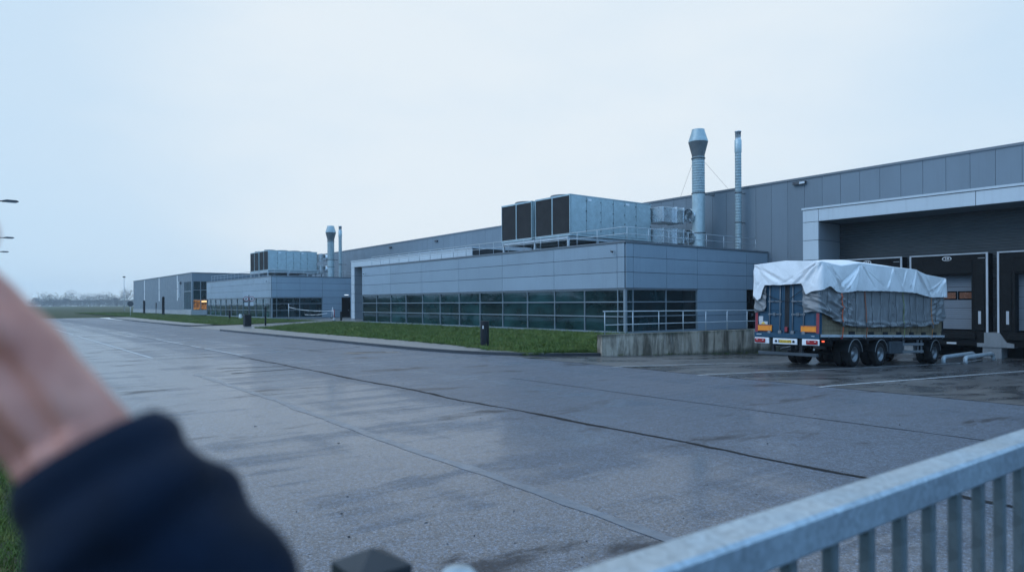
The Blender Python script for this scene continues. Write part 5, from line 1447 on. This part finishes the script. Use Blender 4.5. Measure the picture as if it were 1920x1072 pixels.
cs.append(ARM[-1][0]); rs.append(ARM[-1][1])
for _ in range(5):
    cs = [cs[0]] + [(cs[i - 1] + cs[i] * 2 + cs[i + 1]) / 4 for i in range(1, len(cs) - 1)] + [cs[-1]]; rs = [rs[0]] + [(rs[i - 1] + rs[i] * 2 + rs[i + 1]) / 4 for i in range(1, len(rs) - 1)] + [rs[-1]]
arm = MB(); vs = []; SG = 32
for i, (c, r) in enumerate(zip(cs, rs)):
    t = (cs[min(i + 1, len(cs) - 1)] - cs[max(i - 1, 0)]).normalized(); u = t.cross(FWD).normalized(); w_ = t.cross(u); fl = .78 if i > 34 else .95
    for k_ in range(SG): a = 2 * PI * k_ / SG; vs.append(c + u * (r * math.cos(a)) + w_ * (r * fl * math.sin(a)))
arm.add(vs, [(i * SG + k_, i * SG + (k_ + 1) % SG, (i + 1) * SG + (k_ + 1) % SG, (i + 1) * SG + k_) for i in range(len(cs) - 1) for k_ in range(SG)] + [tuple(range(SG)), tuple((len(cs) - 1) * SG + k_ for k_ in range(SG))], True)
pb = vt(P(-60, 556, .42), .016)
dirh = (P(-200, 470, .42) - P(-50, 570, .42)).normalized(); side = (P(60, 500, .42) - P(-40, 580, .42)).normalized(); nrm = dirh.cross(side).normalized()
if nrm.dot(FWD) < 0: nrm = -nrm
kn = P(-112, 490, .42)
for k, (off, ln, cu) in enumerate(((.030, .043, .15), (.010, .048, .10), (-.010, .045, .14), (-.029, .036, .22))):
    a = vt(kn + side * off, .0115); ed(pb, a); d = (dirh + side * (off * 3)).normalized(); p = kn + side * off
    for q, (l, r) in enumerate(((ln, .0095), (ln * .62, .0085), (ln * .5, .0072))):
        d = (d + nrm * cu).normalized(); p = p + d * l; b_ = vt(p, r); ed(a, b_); a = b_
a = vt(P(-5, 790, .425), .026); ed(pb, a)
for p, r in ((P(-90, 760, .405), .017), (P(-170, 690, .395), .012), (P(-225, 620, .39), .0105)): b_ = vt(p, r); ed(a, b_); a = b_
person = skin(V, E_, 'person', 'skin', 2, 0)
am = arm.build('arm_loft', 'skin')                       # merged with the fingers into one continuous skin
bm = bmesh.new(); bm.from_mesh(person.data); bm.from_mesh(am.data); bm.to_mesh(person.data); bm.free(); bpy.data.objects.remove(am, do_unlink=True)
rm = person.modifiers.new('Remesh', 'REMESH'); rm.mode = 'VOXEL'; rm.voxel_size = .0026; rm.use_smooth_shade = True
sm_ = person.modifiers.new('Smooth', 'SMOOTH'); sm_.factor = .6; sm_.iterations = 8
dg = bpy.context.evaluated_depsgraph_get(); m2 = bpy.data.meshes.new_from_object(person.evaluated_get(dg)); person.modifiers.clear(); person.data = m2
m2.materials.clear(); m2.materials.append(M['skin'])
for p in m2.polygons: p.use_smooth = True
AX = (P(-40, 610, .42) - P(150, 840, .43)).normalized(); SD = AX.cross(FWD).normalized(); O_ = P(150, 840, .43)
nv_ = len(person.data.vertices); co_ = np.empty(nv_ * 3); no_ = np.empty(nv_ * 3)
person.data.vertices.foreach_get('co', co_); person.data.vertex_normals.foreach_get('vector', no_); co_ = co_.reshape(-1, 3); no_ = no_.reshape(-1, 3)
for k_ in range(nv_):                                # tendons, wrist bones and soft folds
    q = Vector(co_[k_]) - O_; a_ = q.dot(AX); b_ = q.dot(SD)
    f_ = .0030 * math.sin(b_ * 260 + 1.2 * math.sin(a_ * 30)) * max(0, min(1, (a_ + .05) / .08)) + .0035 * mnoise.noise(q * 30)
    co_[k_] += no_[k_] * f_
person.data.vertices.foreach_set('co', co_.ravel()); person.data.update()
tag(person, 'raised bare hand and forearm in a navy sleeve, out of focus nearest the viewer', 'person')
# sleeve: a lofted tube with crossing folds, turned in at the cuff
def sleeve():
    C = [P(164, 838, .43), P(182, 866, .43), P(216, 920, .432), P(278, 1015, .438), P(348, 1115, .445), P(420, 1290, .455), P(540, 1530, .46), CAM + FWD * .34 - RGT * .16 - UP * .44, CAM + FWD * .12 - RGT * .17 - UP * .42]
    Rr = [.0455, .0515, .0585, .0635, .067, .071, .070, .074, .082]
    pts = []; rad = []; n = 14
    for i in range(len(C) - 1):
        for k in range(n): t = k / n; pts.append(C[i].lerp(C[i + 1], t)); rad.append(Rr[i] + (Rr[i + 1] - Rr[i]) * t)
    pts.append(C[-1]); rad.append(Rr[-1])
    for _ in range(6): pts = [pts[0]] + [(pts[i - 1] + pts[i] * 2 + pts[i + 1]) / 4 for i in range(1, len(pts) - 1)] + [pts[-1]]
    seg = 64; mb = MB(); vs = []; L = 0
    rings = [(pts[0] + (pts[1] - pts[0]) * 6, rad[0] - .008, 0), (pts[0] + (pts[1] - pts[0]) * 1.5, rad[0] - .007, 0), (pts[0] - (pts[1] - pts[0]) * .6, rad[0] - .003, 0)] + [(p, r, 1) for p, r in zip(pts, rad)]
    prev = None
    for i, (p, r, on) in enumerate(rings):
        j = max(0, i - 3); t = (pts[min(j + 1, len(pts) - 1)] - pts[max(j - 1, 0)]).normalized()
        u = RGT - t * RGT.dot(t) if prev is None else prev - t * prev.dot(t); u.normalize(); prev = u; w = t.cross(u)
        if i > 3: L += (pts[j] - pts[j - 1]).length
        for k in range(seg):
            a = 2 * PI * k / seg
            f = 0
            if on:
                g = min(1, L / .06)
                f = g * (.0050 * math.sin(L * 95 + 2.2 * math.sin(a + .6) + 3 * math.sin(L * 25)) + .0075 * math.sin(L * 62 - 2.6 * math.sin(a - .4)) + .009 * mnoise.noise(Vector((math.cos(a) * 1.2, math.sin(a) * 1.2, L * 22)))) - .002
                f += (1 - g) * .0012
            # elliptical: flatter towards the viewer
            vs.append(p + u * ((r + f) * math.cos(a)) + w * ((r + f) * math.sin(a)))
    n = len(rings)
    mb.add(vs, [(i * seg + k, i * seg + (k + 1) % seg, (i + 1) * seg + (k + 1) % seg, (i + 1) * seg + k) for i in range(n - 1) for k in range(seg)], True)
    mb.f.append([(n - 1) * seg + k for k in range(seg)]); mb.sm.append(False)
    return mb
sl = sleeve().build('jacket_sleeve', 'navy', person)

# ------------------------------------------------------------------ air
mb = MB().box(-1260, 1260, -1260, 1260, -3, 34)
hz_ = bpy.data.materials.new('haze'); hz_.use_nodes = True; nt = hz_.node_tree
for n_ in list(nt.nodes):
    if n_.type != 'OUTPUT_MATERIAL': nt.nodes.remove(n_)
pv = nd(nt, 'ShaderNodeVolumePrincipled'); pv.inputs['Color'].default_value = (.80, .90, 1, 1); pv.inputs['Density'].default_value = .00034; pv.inputs['Anisotropy'].default_value = .2
lk(nt, pv.outputs[0], nt.nodes['Material Output'].inputs['Volume']); M['haze'] = hz_
HAZE = True
if HAZE: tag(mb.build('haze', 'haze'), 'thin blue morning mist over the whole site', 'haze', kind='stuff')

# ------------------------------------------------------------------ sky, sun, camera
w = bpy.data.worlds.new('World'); scene.world = w; w.use_nodes = True; nt = w.node_tree
bg = nt.nodes['Background']
sky = nd(nt, 'ShaderNodeTexSky', sky_type='NISHITA'); sky.sun_disc = False
SUN_EL, SUN_AZ = math.radians(40), math.radians(-75)           # azimuth from +Y clockwise: light from the road side
sky.sun_elevation = SUN_EL; sky.sun_rotation = SUN_AZ
tc = nd(nt, 'ShaderNodeTexCoord')
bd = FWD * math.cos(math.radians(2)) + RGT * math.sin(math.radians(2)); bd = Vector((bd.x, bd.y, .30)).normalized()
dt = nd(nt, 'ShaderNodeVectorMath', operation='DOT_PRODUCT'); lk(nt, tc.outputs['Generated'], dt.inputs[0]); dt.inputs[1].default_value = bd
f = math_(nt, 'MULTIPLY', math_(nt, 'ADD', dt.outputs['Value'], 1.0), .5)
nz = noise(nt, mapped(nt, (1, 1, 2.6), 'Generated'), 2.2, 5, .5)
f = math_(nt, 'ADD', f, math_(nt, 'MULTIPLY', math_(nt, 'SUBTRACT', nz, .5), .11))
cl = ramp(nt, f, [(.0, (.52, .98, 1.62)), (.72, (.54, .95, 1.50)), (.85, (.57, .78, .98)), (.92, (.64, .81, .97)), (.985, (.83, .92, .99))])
sc_ = nd(nt, 'ShaderNodeVectorMath', operation='SCALE'); lk(nt, sky.outputs[0], sc_.inputs[0]); sc_.inputs['Scale'].default_value = .06
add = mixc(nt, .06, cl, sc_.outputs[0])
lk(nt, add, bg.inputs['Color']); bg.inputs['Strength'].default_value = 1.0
sl_ = bpy.data.lights.new('sun', 'SUN'); sl_.energy = .8; sl_.angle = math.radians(40); sl_.color = (1, .98, .95)
so = bpy.data.objects.new('sun', sl_); col.objects.link(so)
sd = Vector((math.sin(SUN_AZ) * math.cos(SUN_EL), math.cos(SUN_AZ) * math.cos(SUN_EL), math.sin(SUN_EL)))
so.rotation_euler = sd.to_track_quat('Z', 'Y').to_euler()

cd = bpy.data.cameras.new('camera'); cam = bpy.data.objects.new('camera', cd); col.objects.link(cam); scene.camera = cam
cd.sensor_width = 36; cd.lens = 24; cd.shift_y = 31 / 1920; cd.clip_start = .05; cd.clip_end = 5000
th = math.atan2(13, 2635)
xc = RGT * math.cos(th) - UP * math.sin(th); yc_ = RGT * math.sin(th) + UP * math.cos(th); zc = -FWD
cam.matrix_world = Matrix(((xc.x, yc_.x, zc.x, 0), (xc.y, yc_.y, zc.y, 0), (xc.z, yc_.z, zc.z, H), (0, 0, 0, 1)))
cd.dof.use_dof = True; cd.dof.focus_distance = 32; cd.dof.aperture_fstop = 2.5
scene.view_settings.view_transform = 'Standard'; scene.view_settings.look = 'None'
scene.view_settings.exposure = 0; scene.view_settings.gamma = 1
scene.cycles.max_bounces = 8; scene.cycles.volume_bounces = 1
scene.cycles.use_denoising = True
